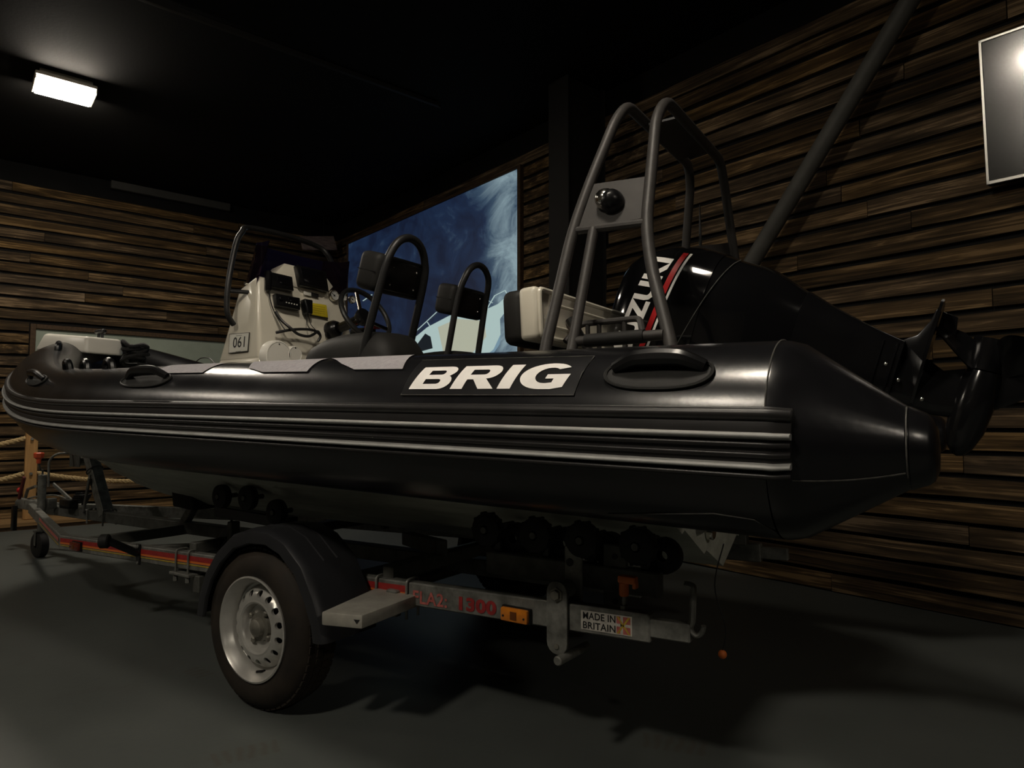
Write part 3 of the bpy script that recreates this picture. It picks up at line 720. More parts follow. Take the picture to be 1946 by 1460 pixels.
# bow line heaped beside the locker
rp = []; rn = random.Random(4); base = V((-4.74, 2.42, 1.43))
for i in range(60):
    a = i * .9; rr = .055 + .03 * math.sin(i * .37); rp.append(base + V((math.cos(a) * rr * .8, math.sin(a) * rr, (i / 60) * .13 + .05 * rn.random() - .02)))
tag(MB().tube(smoothpath(rp, 3), .014, 7).build('bow_line', mat('black_rope', (.012, .012, .012), .8, var=.3, scale=60, bump=.5)), 'heap of black mooring line beside the white bow locker', 'rope')

# ------------------------------------------------------------------ steering console
con = thing('steering_console', (-3.06, YC, .915), 'cream moulded steering console with instruments, tinted screen and black grab rail', 'console')
def dash_X(z): return -2.90 + (z - 1.36) * (-.07 / .42)
def hexs(l): return [V(p) for p in l]
q = MB().hexa(hexs([(-3.33, 2.06, .915), (-2.84, 2.06, .915), (-2.84, 2.78, .915), (-3.33, 2.78, .915),
                    (-3.25, 2.09, 1.36), (-2.90, 2.09, 1.36), (-2.90, 2.75, 1.36), (-3.25, 2.75, 1.36)]), .025)
q.hexa(hexs([(-3.255, 2.09, 1.335), (-2.90, 2.09, 1.335), (-2.90, 2.75, 1.335), (-3.255, 2.75, 1.335),
             (-3.13, 2.12, 1.725), (-2.974, 2.12, 1.785), (-2.974, 2.72, 1.775), (-3.13, 2.72, 1.725)]), .022)
body = q.build('body', M_gel, con)
DN = V((math.cos(math.atan2(.07, .42)), 0, math.sin(math.atan2(.07, .42)))); DD = DN.dot(V((-2.90, 0, 1.36))) + .006
def dash(x, y, off=0.0): return at(x, y, n=DN, d=DD) + DN * off
bn = [dash(524, 519), dash(541, 500), dash(614, 517), dash(634, 545), dash(620, 560), dash(560, 545)]
MB().prism([p - DN * .001 for p in bn], DN * -.11, .006).build('instrument_hood', M_gel, con)
def quad(pts, t, name, m, parent, bev=.004, off=0.0):
    P = [dash(x, y, off - .002) for x, y in pts]; return MB().prism(P, DN * (t + .002), bev).build(name, m, parent)
r1 = quad([(501, 518), (549, 529), (552, 556), (509, 547)], .03, 'radio', M_plast, con)
quad([(520, 528), (543, 533), (544, 546), (522, 541)], .002, 'radio_display', M_screen, r1, .0005, .03)
q = MB(); P = dash(505, 536, .02); q.box(P, .035, .03, .11, None, .012); q.build('handset', M_plast, con)
r2 = quad([(517, 560), (563.5, 569), (564.5, 592), (521, 583)], .03, 'radio', M_plast, con)
quad([(541, 568), (559, 572), (560, 579), (542, 575)], .002, 'radio_display', M_screen, r2, .0005, .03)
for i in range(5): MB().cyl(dash(537 + i * 5, 578 + i * 1.1, .03), dash(537 + i * 5, 578 + i * 1.1, .034), .0035, 8).build('button', M_paper, r2)
MB().cyl(dash(526, 571, .03), dash(526, 571, .042), .011, 14, .002).build('knob', M_plast, r2)
pl = quad([(557, 506), (612, 519), (618, 558), (564.5, 545)], .035, 'chart_plotter', M_plast, con, .006)
quad([(563, 512), (606, 522), (611, 551), (569, 540)], .002, 'display', M_screen, pl, .0005, .035)
lb_ = quad([(577, 553), (591, 556), (591, 563), (577, 560)], .002, 'maker_label', M_paper, con, .0003)
quad([(592, 556), (605, 559), (605, 566), (592, 563)], .002, 'maker_label', M_ink, con, .0003)
ys = quad([(588, 575), (620, 580), (623, 605), (590, 599)], .002, 'warning_sticker', M_sticky, con, .0003)
quad([(589.5, 598), (622.5, 604), (623, 606), (590, 600)], .001, 'sticker_edge', M_ink, ys, .0002, .002)
for i in range(4):
    y0 = 580 + i * 4.2; quad([(592, y0), (617, y0 + 4.5), (617, y0 + 5.3), (592, y0 + .8)], .0006, 'sticker_print', mat('faint_print', (.30, .23, .02), .6, var=.05), ys, 0, .002)
mc = MB().hexa([dash(568.5, 571, .045), dash(585, 574, .045), dash(585, 601, .045), dash(575, 598, .045), dash(568.5, 571, 0), dash(585, 574, 0), dash(585, 601, 0), dash(575, 598, 0)], .008).build('microphone', M_plast, con)
gdial = mat('pale_gauge_dial', (.42, .42, .40), .4, var=.05, scale=9)
for gx, gy, r in ((633.4, 562.4, .034), (651, 566, .024), (668, 570, .024)):
    c = dash(gx, gy); g = MB().lathe(c, DN, [(-.004, r), (.010, r), (.014, r * .96), (.014, r * .86), (.008, r * .84)], 28).build('gauge', M_chrome, con)
    MB().cyl(c + DN * .0, c + DN * .008, r * .85, 28).build('dial', gdial, g)
    sd = V((0, 1, 0)); up2 = DN.cross(sd)
    q = MB().cyl(c + DN * .008, c + DN * .011, r * .16, 12); q.beam(c + DN * .0095, c + DN * .0095 - sd * r * .5 + up2 * r * .4, .002, .002, up=DN, bev=0); q.build('needle', M_ink, g)
    for k in range(8):
        an = math.radians(-40 + k * 260 / 7 - 0); MB().beam(c + DN * .0085 + (sd * math.cos(an) + ZZ * math.sin(an)) * r * .62, c + DN * .0085 + (sd * math.cos(an) + ZZ * math.sin(an)) * r * .76, .0022, .0012, up=DN, bev=0).build('tick', M_ink, g, 0)
quad([(617, 632), (631, 635), (632, 643), (619, 641)], .012, 'switch', M_plast, con, .002)
# leads looped in front of the dash
q = MB()
def lead(pts, r, off=.02): return MB().tube(smoothpath([dash(x, y, o) for x, y, o in pts], 6), r, 8)
lead([(506, 545, .02), (511, 571, .012), (518, 593, .012), (528, 620, .03), (532, 630, .04)], .003).build('radio_lead', M_rail, con)
lead([(519, 594, .02), (527, 612, .035), (537, 628, .06), (550, 641, .07), (566, 646, .08), (580, 641, .07), (592, 634, .05), (599, 640, .04)], .0075).build('radio_lead', M_rail, con)
lead([(520, 634, .02), (540, 631, .04), (562, 630, .05), (582, 633, .06), (597, 642, .05), (595, 652, .04)], .0075).build('radio_lead', M_rail, con)
lead([(577, 598, .03), (579, 618, .02), (582, 634, .05)], .0022).build('microphone_lead', M_rail, con); lead([(578, 598, .03), (586, 618, .02), (591, 634, .05)], .0022).build('microphone_lead', M_rail, con)
# number plate on the near side
SN = (V((-3.255, 2.09, 1.335)) - V((-2.90, 2.09, 1.335))).cross(V((-2.962, 2.12, 1.785)) - V((-2.90, 2.09, 1.335))).normalized()
SN = (V((-3.25, 2.09, 1.36)) - V((-2.90, 2.09, 1.36))).cross(V((-2.84, 2.06, .915)) - V((-2.90, 2.09, 1.36))).normalized()
if SN.y > 0: SN = -SN
SN2 = V((0, -math.cos(.075), math.sin(.075)))
SD_lo = SN.dot(V((-2.90, 2.09, 1.36)))
NPD = SN2.dot(V((0, 2.09, 1.36))) + .004
def side(x, y, off=0.0): return at(x, y, n=SN2, d=NPD) + SN2 * off
npl = MB().prism([side(x, y) for x, y in ((437, 635), (475, 632), (472, 668), (435, 672))], SN2 * .003).build('number_plate', M_ink, con, 0, label='white plate with black digits')
MB().prism([side(x, y, .003) for x, y in ((438, 636), (474, 633), (471, 667), (436, 671))], SN2 * .001).build('plate_face', M_paper, npl, 0)
vs, fs = text_mesh('061', 1.0, .012, .92, 1.02)
wmax = max(v.x for v in vs); A = side(443.5, 662, .0046); Bx = side(466, 660, .0046) - A; Up_ = side(445, 641.5, .0046) - A
MB().add([A + Bx * (v.x / wmax) + Up_ * v.y for v in vs], fs).build('lettering', M_ink, npl, 0)
for (x0, y0), (x1, y1) in (((450, 638), (461, 637)), ((449, 668), (459, 667))):
    MB().prism([side(x0, y0, .004), side(x1, y1, .004), side(x1, y1 + 1.2, .004), side(x0, y0 + 1.2, .004)], SN2 * .0004).build('small_print', mat('grey_print', (.25, .25, .22), .6, var=.05), npl, 0)
# tinted wrap-round screen
rows = []
plan = [(-2.985, 2.115), (-3.05, 2.118), (-3.115, 2.135), (-3.15, 2.18), (-3.165, 2.28), (-3.17, 2.42), (-3.165, 2.56), (-3.15, 2.66), (-3.115, 2.705), (-3.05, 2.722), (-2.985, 2.725)]
for k in range(6):
    t = k / 5; row = []
    for i, (x, y) in enumerate(plan):
        side_f = 1 if 2 < i < 8 else (.55 if i in (2, 8) else (.34 if i in (1, 9) else .25))
        row.append(V((x + .07 * t, YC + (y - YC) * (1 - .10 * t), 1.70 + .27 * t * (1 if 1 < i < 9 else .96))))
    rows.append(row)
q = MB().grid(rows); back = [[p + V((.004 if 1 < i < 9 else 0, .004 if p.y < YC else -.004, 0)) for i, p in enumerate(r)] for r in rows]
q.grid([r[::-1] for r in back]); ws = q.build('windscreen', M_wscr, con, 60)
MB().cyl(V((-3.06, 2.108, 1.745)), V((-3.06, 2.122, 1.745)), .008, 10).build('screen_stud', M_chrome, ws)
MB().cyl(V((-3.06, 2.718, 1.745)), V((-3.06, 2.732, 1.745)), .008, 10).build('screen_stud', M_chrome, ws)
# black grab rail over the screen
half = [at(444, 617, Y=2.075), at(434, 601, Y=2.04), at(431, 579, Y=2.03), at(435, 531, Y=2.04), at(448, 465, Y=2.09), at(460, 441, Y=2.13), at(474, 433, Y=2.19)]
railp = half + [V((half[-1].x + .005, YC, half[-1].z + .012))] + [V((p.x, 2 * YC - p.y, p.z)) for p in reversed(half)]
rl = MB().tube(smoothpath(railp, 7), .0145, 12).build('grab_rail', M_rail, con)
for s in (1, -1):
    a = at(435, 553, Y=2.04); b = a + V((.06, .09, .0))
    if s < 0: a = V((a.x, 2 * YC - a.y, a.z)); b = V((b.x, 2 * YC - b.y, b.z))
    MB().cyl(a, b, .011, 10).build('rail_standoff', M_rail, rl)
# steering wheel
swc = at(695, 599, X=-2.68); swn = V((math.cos(.5), 0, math.sin(.5))); su = V((0, 1, 0)); sv = swn.cross(su)
sw = MB().tube([swc + su * (.165 * math.cos(t)) + sv * (.165 * math.sin(t)) for t in [2 * math.pi * i / 40 for i in range(40)]], .014, 10, closed=True).build('steering_wheel', M_rail, con)
for k in range(3):
    an = math.radians(90 + 120 * k); dv = su * math.cos(an) + sv * math.sin(an)
    MB().beam(swc - swn * .03 + dv * .02, swc + dv * .155, .03, .008, up=swn).build('spoke', M_chrome, sw)
MB().lathe(swc - swn * .05, swn, [(0, .04), (.03, .05), (.05, .045), (.055, 1e-4)], 20).build('wheel_boss', M_plast, sw)
MB().lathe(V((dash_X(swc.z - .07) - .01, swc.y - .02, swc.z - .07)), DN, [(0, .052), (.04, .052), (.06, .042), (.07, .03)], 24).build('helm_hub', M_plast, con)
MB().cyl(V((dash_X(swc.z - .07), swc.y - .01, swc.z - .07)), swc - swn * .04, .028, 14).build('helm_shaft', M_plast, con)
# throttle
tb = at(706, 626, X=-2.72); MB().box(tb + V((-.09, .02, -.03)), .16, .06, .09, None, .012).build('throttle_box', M_plast, con)
MB().beam(tb, tb + V((.03, -.03, .10)), .02, .02).build('throttle_lever', M_chrome, con)
MB().box(tb + V((.01, 0, .012)), .06, .08, .018, None, .006).build('kill_cord', M_red, con)
# round white vents at the foot
for x, y, r in ((540, 676, .080), (571, 673, .045)):
    c = at(x, y, X=-2.78); g = MB().lathe(c - V((.09, 0, 0)), V((1, 0, 0)), [(0, r), (.04, r), (.05, r * .95), (.052, r * .88), (.05, r * .86), (.05, 1e-4)], 28).build('vent_cowl', M_white, con)
    MB().ball(c + V((-.04, 0, r * .75)), .004, 8).build('screw', M_ink, g)

# ------------------------------------------------------------------ jockey seats
def jockey(Yn, Yf, pl, pr, label):
    ym = (Yn + Yf) / 2; foot_l, mid_l, top_l = [at(x, y, Y=Yn) for x, y in pl]; foot_r, mid_r, top_r = [at(x, y, Y=Yf) for x, y in pr]
    xf = (foot_l.x + foot_r.x) / 2; xt = (top_l.x + top_r.x) / 2; xm = (mid_l.x + mid_r.x) / 2; zt = (top_l.z + top_r.z) / 2; zm = (mid_l.z + mid_r.z) / 2
    z0 = .915; o = thing('straddle_chair', (xf - .1, ym, z0), label, 'seat', 'black jockey seats behind the console')
    zf = 1.30
    path = [V((xf - .06, Yn - .02, 1.02)), V((xf, Yn, zf)), V((xm, Yn + .012, zm)), V((xt, Yn + .03, zt)), V((xt + .012, Yn + .07, zt + .055)), V((xt + .015, ym, zt + .075)),
            V((xt + .012, Yf - .07, zt + .055)), V((xt, Yf - .03, zt)), V((xm, Yf - .012, zm)), V((xf, Yf, zf)), V((xf - .06, Yf + .02, 1.02))]
    MB().tube(smoothpath(path, 6), .0165, 12).build('hoop', M_rail, o)
    # backrest pad with an inset cover and buttons on its back
    ax_ = V((xt - xf, 0, zt - zf)).normalized(); nx = V((ax_.z, 0, -ax_.x))
    c = V((xm, ym, zm)) - nx * .07
    pad = MB().box(c, .12, Yf - Yn + .03, .155, (nx, V((0, 1, 0)), ax_), .028, 3).build('backrest', M_vinyl, o)
    MB().box(c + nx * .058, .016, Yf - Yn - .06, .12, (nx, V((0, 1, 0)), ax_), .006, 2).build('back_plate', M_plast, pad)
    for dy in (-.07, .07):
        for dz in (-.035, .035): MB().ball(c + nx * .067 + V((0, dy, 0)) + ax_ * dz, .005, 8).build('button', M_chrome, pad)
    MB().tube([c + nx * .05 + V((0, -(Yf - Yn) / 2 - .014, 0)) + ax_ * 0, c - nx * .05 + V((0, -(Yf - Yn) / 2 - .014, 0))], .002, 5).build('piping', M_rail, pad)
    # saddle
    rows = []
    for k in range(9):
        t = k / 8; x = xf + .13 - .52 * t; hh = 1.395 - .0 * t - .05 * (abs(2 * t - .85)) ** 3 - (.05 if k in (0, 8) else 0); wd = .15 if 0 < k < 8 else .12
        rows.append([V((x, ym + wd * math.copysign(abs(math.cos(a)) ** .6, math.cos(a)), 1.17 + (hh - 1.17) * max(0, math.sin(a)) ** .5)) for a in [math.pi * j / 14 for j in range(15)]])
    q = MB().grid(rows); n = 15; q.f.append(tuple(range(n))); q.f.append(tuple(8 * n + j for j in range(n))); q.build('saddle', M_vinyl, o, 50)
    MB().box((xf - .15, ym, (z0 + 1.15) / 2), .48, .24, 1.15 - z0, None, .03).build('pod', M_gel, o)
    return o
jockey(1.87, 2.13, [(690, 680), (733, 520), (745, 478)], [(775, 670), (800, 540), (804, 500)], 'black jockey seat nearest the viewer with a tall hoop behind its backrest')
jockey(2.62, 2.88, [(845, 672), (868, 575), (882, 525)], [(905, 670), (922, 580), (930, 540)], 'black jockey seat on the far side, its hoop against the lit picture')

# ------------------------------------------------------------------ stern bench
bs = thing('stern_bench', (-1.2, YC, .915), 'cream moulded stern bench with a black backrest cushion in front of the roll bar', 'seat')
tl = (V((-.05, 0, 1))).normalized(); nb = V((tl.z, 0, -tl.x)); bc = V((-1.13, YC, 1.375))
sh = MB().box(bc, .07, 1.24, .175, (nb, V((0, 1, 0)), tl), .018, 3).build('backrest_shell', M_gel, bs)
def ringbox(c, hy, hz, t, m, nm):
    q = MB()
    P = bent([c + V((0, -hy, 0)) + tl * 0] + [c + V((0, sy * hy, 0)) + tl * (sz * hz) for sy, sz in ((-1, 1), (1, 1), (1, -1), (-1, -1))] + [c + V((0, -hy, 0)) + tl * 0], .02, 4)
    q.tube(P, t, 8); return q.build(nm, m, sh)
ringbox(bc + nb * .035, .60, .078, .009, M_gel, 'moulded_edge'); ringbox(bc + nb * .036, .52, .038, .006, M_gel, 'moulded_panel')
MB().box(bc - nb * .075, .085, 1.20, .185, (nb, V((0, 1, 0)), tl), .03, 3).build('back_cushion', M_vinyl, bs)
MB().box((-1.30, YC, 1.12), .42, 1.1, .10, None, .03).build('seat_cushion', M_vinyl, bs)
MB().box((-1.28, YC, .99), .44, 1.1, .16, None, .02).build('seat_base', M_gel, bs)
for y in (1.99, 2.86):
    MB().tube([bc + nb * .05 + V((0, y - YC, .0)), V((-1.02, y + .02, 1.27)), V((-1.0, y + .03, 1.06))], .016, 10).build('hinge_arm', M_rail, bs)

# ------------------------------------------------------------------ roll bar
ar = thing('roll_bar', (-.85, YC, 1.15), 'charcoal tubular roll bar arching over the stern with side plates', 'roll bar')
def hoop(half, nm):
    H = [at(x, y, Y=Yp) for x, y, Yp in half]; H = [V((H[0].x - (H[1].x - H[0].x) * .12, H[0].y - .02, H[0].z - .12))] + H
    full = H + [V((p.x, 2 * YC - p.y, p.z)) for p in reversed(H)]
    MB().tube(bent(full, .12, 6), .0185, 14).build(nm, M_arch, ar)
    return H
Hf = hoop([(1035, 668, 1.75), (1088, 440, 1.885), (1120, 350, 1.945), (1170, 228, 2.035), (1192, 200, 2.10)], 'front_hoop')
Hr = hoop([(1278, 665, 1.75), (1237, 505, 1.85), (1228, 425, 1.895), (1240, 300, 1.98), (1247, 222, 2.03), (1266, 190, 2.11)], 'rear_hoop')
def near_pt(x, y, Yp): return at(x, y, Y=Yp)
def mir(p): return V((p.x, 2 * YC - p.y, p.z))
p1, p2, p3, p4 = near_pt(1120, 352, 1.945), near_pt(1232, 336, 1.955), near_pt(1226, 415, 1.90), near_pt(1091, 436, 1.889)
pn = (p2 - p1).cross(p4 - p1).normalized()
if pn.y > 0: pn = -pn
for s in (0, 1):
    P = [p1, p2, p3, p4] if not s else [mir(p) for p in (p1, p2, p3, p4)]; nn = pn if not s else V((pn.x, -pn.y, pn.z))
    pp = MB().prism([p - nn * .003 for p in P], nn * .006).build('side_plate', M_plate, ar, 0)
    a, b = near_pt(1086, 440, 1.886), near_pt(1226, 423, 1.893)
    if s: a, b = mir(a), mir(b)
    MB().tube([a, b], .013, 10).build('cross_tube', M_arch, ar)
    a, b = near_pt(1128, 436, 1.888), near_pt(1086, 668, 1.745)
    b = b + (b - a) * .12
    if s: a, b = mir(a), mir(b)
    MB().tube([a, b], .0165, 12).build('brace_leg', M_arch, ar)
    c = near_pt(1166, 388, 1.915) + pn * .012; nn2 = pn
    if s: c = mir(near_pt(1166, 388, 1.915) + pn * .012); nn2 = V((pn.x, -pn.y, pn.z))
    lt = MB().lathe(c - nn2 * .01, nn2, [(0, .038), (.018, .038), (.038, .030), (.052, .014), (.055, 1e-4)], 22).build('deck_light', M_plast, ar)
    MB().lathe(c - nn2 * .008 + V((-.012, 0, .008)), (nn2 + V((-.9, 0, .25))).normalized(), [(0, .034), (.024, .034), (.038, .026), (.048, .014), (.051, 1e-4)], 18).build('light_glass', M_chrome, lt)
xa, xb, zt_ = Hf[-1].x, Hr[-1].x, (Hf[-1].z + Hr[-1].z) / 2
tpl = MB().hexa([V((xa, YC - .17, zt_ - .012)), V((xb, YC - .17, zt_ - .012)), V((xb, YC + .20, zt_ - .012)), V((xa, YC + .20, zt_ - .012)),
           V((xa, YC - .17, zt_ - .004)), V((xb, YC - .17, zt_ - .004)), V((xb, YC + .20, zt_ - .004)), V((xa, YC + .20, zt_ - .004))]).build('top_plate', M_rail, ar, 0)
MB().lathe(V((xb - .02, YC + .1, zt_ - .004)), ZZ, [(0, .022), (.02, .022), (.03, .012), (.032, 1e-4)], 16).build('mast_light', M_chrome, tpl)
# ski frame low between the legs
a, b = near_pt(1088, 650, 1.76), near_pt(1262, 636, 1.76); MB().tube([a, b], .0155, 12).build('lower_rail', M_arch, ar)
MB().tube([a.lerp(b, .16), a.lerp(b, .80)], .020, 12).build('rail_grip', M_rubber, ar)
a, b = near_pt(1104, 616, 1.90), near_pt(1216, 605, 1.90); MB().tube(bent([a + V((-.03, -.05, -.06)), a, b, b + V((.03, -.05, -.06))], .02), .010, 10).build('upper_rail', M_arch, ar)
for t in (.12, .32, .75):
    MB().tube([a.lerp(b, t), a.lerp(b, t) + V((0, .0, -.12))], .008, 8).build('rail_strut', M_arch, ar)
# thin aerial on the far side
p = at(1331, 460, Y=2.9); tag(MB().lathe(V((p.x, p.y, 1.15)), ZZ, [(0, .010), (p.z - 1.15, .007), (p.z - 1.10, .006), (p.z - .98, .002)], 8).build('aerial', M_rail), 'thin black aerial whip standing behind the engine cowling', 'aerial')

# ------------------------------------------------------------------ outboard motor (tilted up)
EA = V((.286, 0, .958)); EU = V((-.958, 0, .286)); EO = V((-.75, YC, 1.40)); EY = V((0, 1, 0))
def E(a, u, y=0.0): return EO + EA * a + EU * u + EY * y
SECS = [(.318, -.20, .06, .09), (.312, -.25, .12, .13), (.295, -.29, .165, .16), (.25, -.34, .205, .19), (.15, -.38, .240, .208), (.06, -.40, .250, .212),
        (-.04, -.40, .240, .208), (-.11, -.40, .228, .20), (-.17, -.39, .222, .188), (-.22, -.37, .213, .168), (-.28, -.33, .188, .14), (-.34, -.26, .160, .108), (-.44, -.20, .122, .082), (-.56, -.15, .084, .062), (-.64, -.14, .064, .054)]
def sec_at(u):
    for i in range(len(SECS) - 1):
        s0, s1 = SECS[i], SECS[i + 1]
        if s0[0] >= u >= s1[0]:
            t = (s0[0] - u) / (s0[0] - s1[0]); return [s0[k] + (s1[k] - s0[k]) * t for k in range(4)]
    return list(SECS[0])
def ering(s, n=44, grow=0.0):
    u, a0, a1, hw = s; ca = (a0 + a1) / 2; ha = (a1 - a0) / 2 + grow; r = []
    for k in range(n):
        t = 2 * math.pi * k / n; r.append(E(ca + ha * math.copysign(abs(math.cos(t)) ** .72, math.cos(t)), u, (hw + grow) * math.copysign(abs(math.sin(t)) ** .72, math.sin(t))))
    return r
def side_y(a, u):
    _, a0, a1, hw = sec_at(u); ca = (a0 + a1) / 2; ha = (a1 - a0) / 2; c = min(1, abs((a - ca) / ha)) ** (1 / .72)
    return -hw * max(0, 1 - c * c) ** (.72 / 2)
ob = thing('outboard_motor', E(-.1, -.1), 'glossy black outboard motor tilted up on the transom with white lettering', 'outboard motor')
us = [.318, .312, .303, .295, .28, .25, .2, .15, .1, .06, .0, -.04]
q = MB().grid([ering(sec_at(u)) for u in us] , closed_v=True, caps=True); q.build('upper_cowling', M_engine, ob, 60)
q = MB().grid([ering(sec_at(u), grow=-.004) for u in (-.04, -.08, -.11, -.14, -.17, -.22, -.25, -.28, -.34)], closed_v=True, caps=True); q.build('lower_cowling', M_engine, ob, 60)
q = MB().grid([ering(sec_at(u)) for u in (-.33, -.38, -.44, -.5, -.56, -.60, -.64)], closed_v=True, caps=True); q.build('midsection', M_engine2, ob, 60)
def on_cowl(a, u, off=.0015): return E(a, u, side_y(a, u) - off)
sm = [on_cowl(-.20 + .42 * k / 20, .02 - .115 * (k / 20) ** 1.15, .001) for k in range(21)]
MB().tube(sm, .0016, 5).build('cowling_seam', M_seam, ob)
# red and white flash beside the lettering
def strip(u0, u1, nm, m, a0=-.24, a1=.205):
    rows = []
    for k in range(25):
        t = k / 24; a = a0 + (a1 - a0) * t; lean = .055 * (t - .5); rows.append([on_cowl(a, u + lean * -1 * (1 if True else 0), .002) for u in (u0, (u0 + u1) / 2, u1)])
    MB().grid(rows).build(nm, m, ob, 60)
strip(.118, .098, 'red_flash', M_red); strip(.092, .083, 'white_flash', M_letter)
vs, fs = text_mesh('SUZUKI', 1.0, .045, 1.0, 1.08); wm = max(v.x for v in vs)
vs = [V((v.x / wm, v.y, 0)) for v in vs]; vs, fs = slice_mesh(vs, fs, 0, .04); vs, fs = slice_mesh(vs, fs, 1, .25)
MB().add([on_cowl(-.185 + .36 * v.x, .136 - .055 * (v.x - .5) + .080 * v.y, .0025) for v in vs], fs).build('maker_lettering', M_letter, ob, 0)
# lower unit: leg, cavitation plate, gearcase, skeg, propeller
def foil(u, a0, a1, hw, n=24):
    r = []
    for k in range(n):
        t = 2 * math.pi * k / n; x = (1 - math.cos(t)) / 2; yy = hw * (1.9 * math.sqrt(max(x, 0)) * (1 - x) + .25 * (1 - x)) * math.copysign(1, math.sin(t)) if 0 < k < n else 0
        r.append(E(a0 + (a1 - a0) * x, u, yy))
    return r
MB().grid([foil(u, a0, a1, hw) for u, a0, a1, hw in ((-.60, -.15, .075, .052), (-.66, -.14, .06, .05), (-.70, -.14, .03, .042), (-.76, -.14, .0, .034), (-.84, -.13, .03, .034))], closed_v=True, caps=True).build('leg', M_engine2, ob, 50)
pp = [E(a, -.702, y) for a, y in ((-.14, .0), (-.12, -.035), (-.03, -.062), (.10, -.088), (.19, -.080), (.205, -.05), (.205, .05), (.19, .080), (.10, .088), (-.03, .062), (-.12, .035))]
MB().prism(pp, EU * -.008).build('cavitation_plate', M_engine2, ob, 30)
MB().prism([E(a, u, -.008) for a, u in ((.06, -.60), (.066, -.63), (.09, -.665), (.14, -.688), (.17, -.692), (.19, -.70), (-.05, -.70), (-.05, -.60))], EY * .016, .003).build('plate_fairing', M_engine2, ob, 30)
MB().prism([E(.10, -.712, -.004), E(.10, -.765, -.004), E(.165, -.755, -.004), E(.175, -.712, -.004)], EY * .008, .002).build('trim_tab', M_engine2, ob)
GU = -.857
MB().lathe(E(0, GU), EA, [(-.24, 1e-4), (-.235, .016), (-.21, .034), (-.16, .049), (-.08, .055), (-.03, .053), (.005, .048), (.02, .045)], 26).build('gearcase', M_engine2, ob, 60)
MB().prism([E(-.10, -.89, -.006), E(.07, -.89, -.006), E(.10, -1.03, -.004), (E(.03, -1.05, -.004))], EY * .012, .003).build('skeg', M_engine2, ob)
ppl = MB().lathe(E(0, GU), EA, [(.022, .040), (.024, .045), (.075, .043), (.118, .050), (.118, .036), (.08, .034)], 26).build('propeller', M_engine2, ob, 50)
for k in range(3):
    an = math.radians(-18 + 120 * k); rows = []
    for i in range(9):
        r = .035 + .118 * i / 8; row = []
        for j in range(7):
            w_ = (j / 6 - .5); chord = (.070 + .060 * math.sin(math.pi * min(1, i / 8 * .9 + .12))) * (1 if i < 7 else (.86 if i == 7 else .5)); tw = math.radians(58 - 30 * i / 8)
            th = w_ * chord * math.cos(tw) / max(r, .05); d = EU * math.cos(an + th) + EY * math.sin(an + th)
            row.append(E(0, GU) + EA * (.055 + .055 * i / 8 + w_ * chord * math.sin(tw)) + d * r)
        rows.append(row)
    q = MB().grid(rows); q.grid([[p + EA * .004 for p in r][::-1] for r in rows]); q.build('blade', M_engine2, ppl, 60)
for a, u in ((-.09, -.585), (-.02, -.61), (-.06, -.655), (-.1, -.73)):
    MB().ball(E(a, u, -.052), .007, 10).build('bolt', M_chrome, ob)
for u in (-.585, -.625, -.655):
    MB().tube([on_cowl(a, max(u, -.639), .003) for a in (-.12, -.06, 0, .05)], .004, 6).build('casting_rib', M_engine2, ob)
# clamp bracket that grips the transom
for s in (-1, 1):
    MB().prism([V((-0.740, YC + s * .13, 1.20)), V((-0.580, YC + s * .13, 1.22)), V((-0.440, YC + s * .13, 1.26)), V((-0.410, YC + s * .13, 1.20)), V((-0.540, YC + s * .13, 1.02)), V((-0.620, YC + s * .13, .86)), V((-0.668, YC + s * .13, .86)), V((-0.668, YC + s * .13, 1.17)), V((-0.740, YC + s * .13, 1.17))], EY * (.018 * s), .004).build('clamp_bracket', M_engine2, ob)
MB().cyl(V((-.38, YC - .16, 1.235)), V((-.38, YC + .16, 1.235)), .022, 14).build('tilt_pin', M_engine2, ob)
for s in (-1, 1): MB().cyl(V((-.48, YC + s * .07, .98)), V((-.27, YC + s * .05, 1.235)), .016, 12).build('tilt_ram', M_chrome, ob)

# ------------------------------------------------------------------ trailer
tr = thing('boat_trailer', (-2.1, YC, 0), 'galvanised single axle boat trailer with red and yellow striped side rails', 'trailer')
def rz(X): return .462 + .0315 * (X + .6)                # rails dip slightly towards the coupling
YR = 1.79; BEND = -4.22; YF = 2 * YC - YR
NOSE = V((-6.30, YC, .335))
for s in (1, -1):
    y = YR if s == 1 else YF
    pts = [V((-.715, y, rz(-.715))), V((BEND, y, rz(BEND)))]
    MB().beam(pts[0], pts[1], .045, .078).build('side_rail', M_galv, tr)
    MB().beam(pts[1] + V((.015, 0, 0)), V((-6.16, YC - s * .045, .335)), .045, .076).build('drawbar_rail', M_galv, tr)
    MB().beam(V((-.605, y, rz(-.605))), V((-.80, y, rz(-.8))), .034, .05).build('extension_bar', M_galv, tr)
sp = MB().beam(V((-1.0, YC, .40)), V((-6.2, YC, .335)), .07, .07).build('spine_beam', M_galv2, tr)
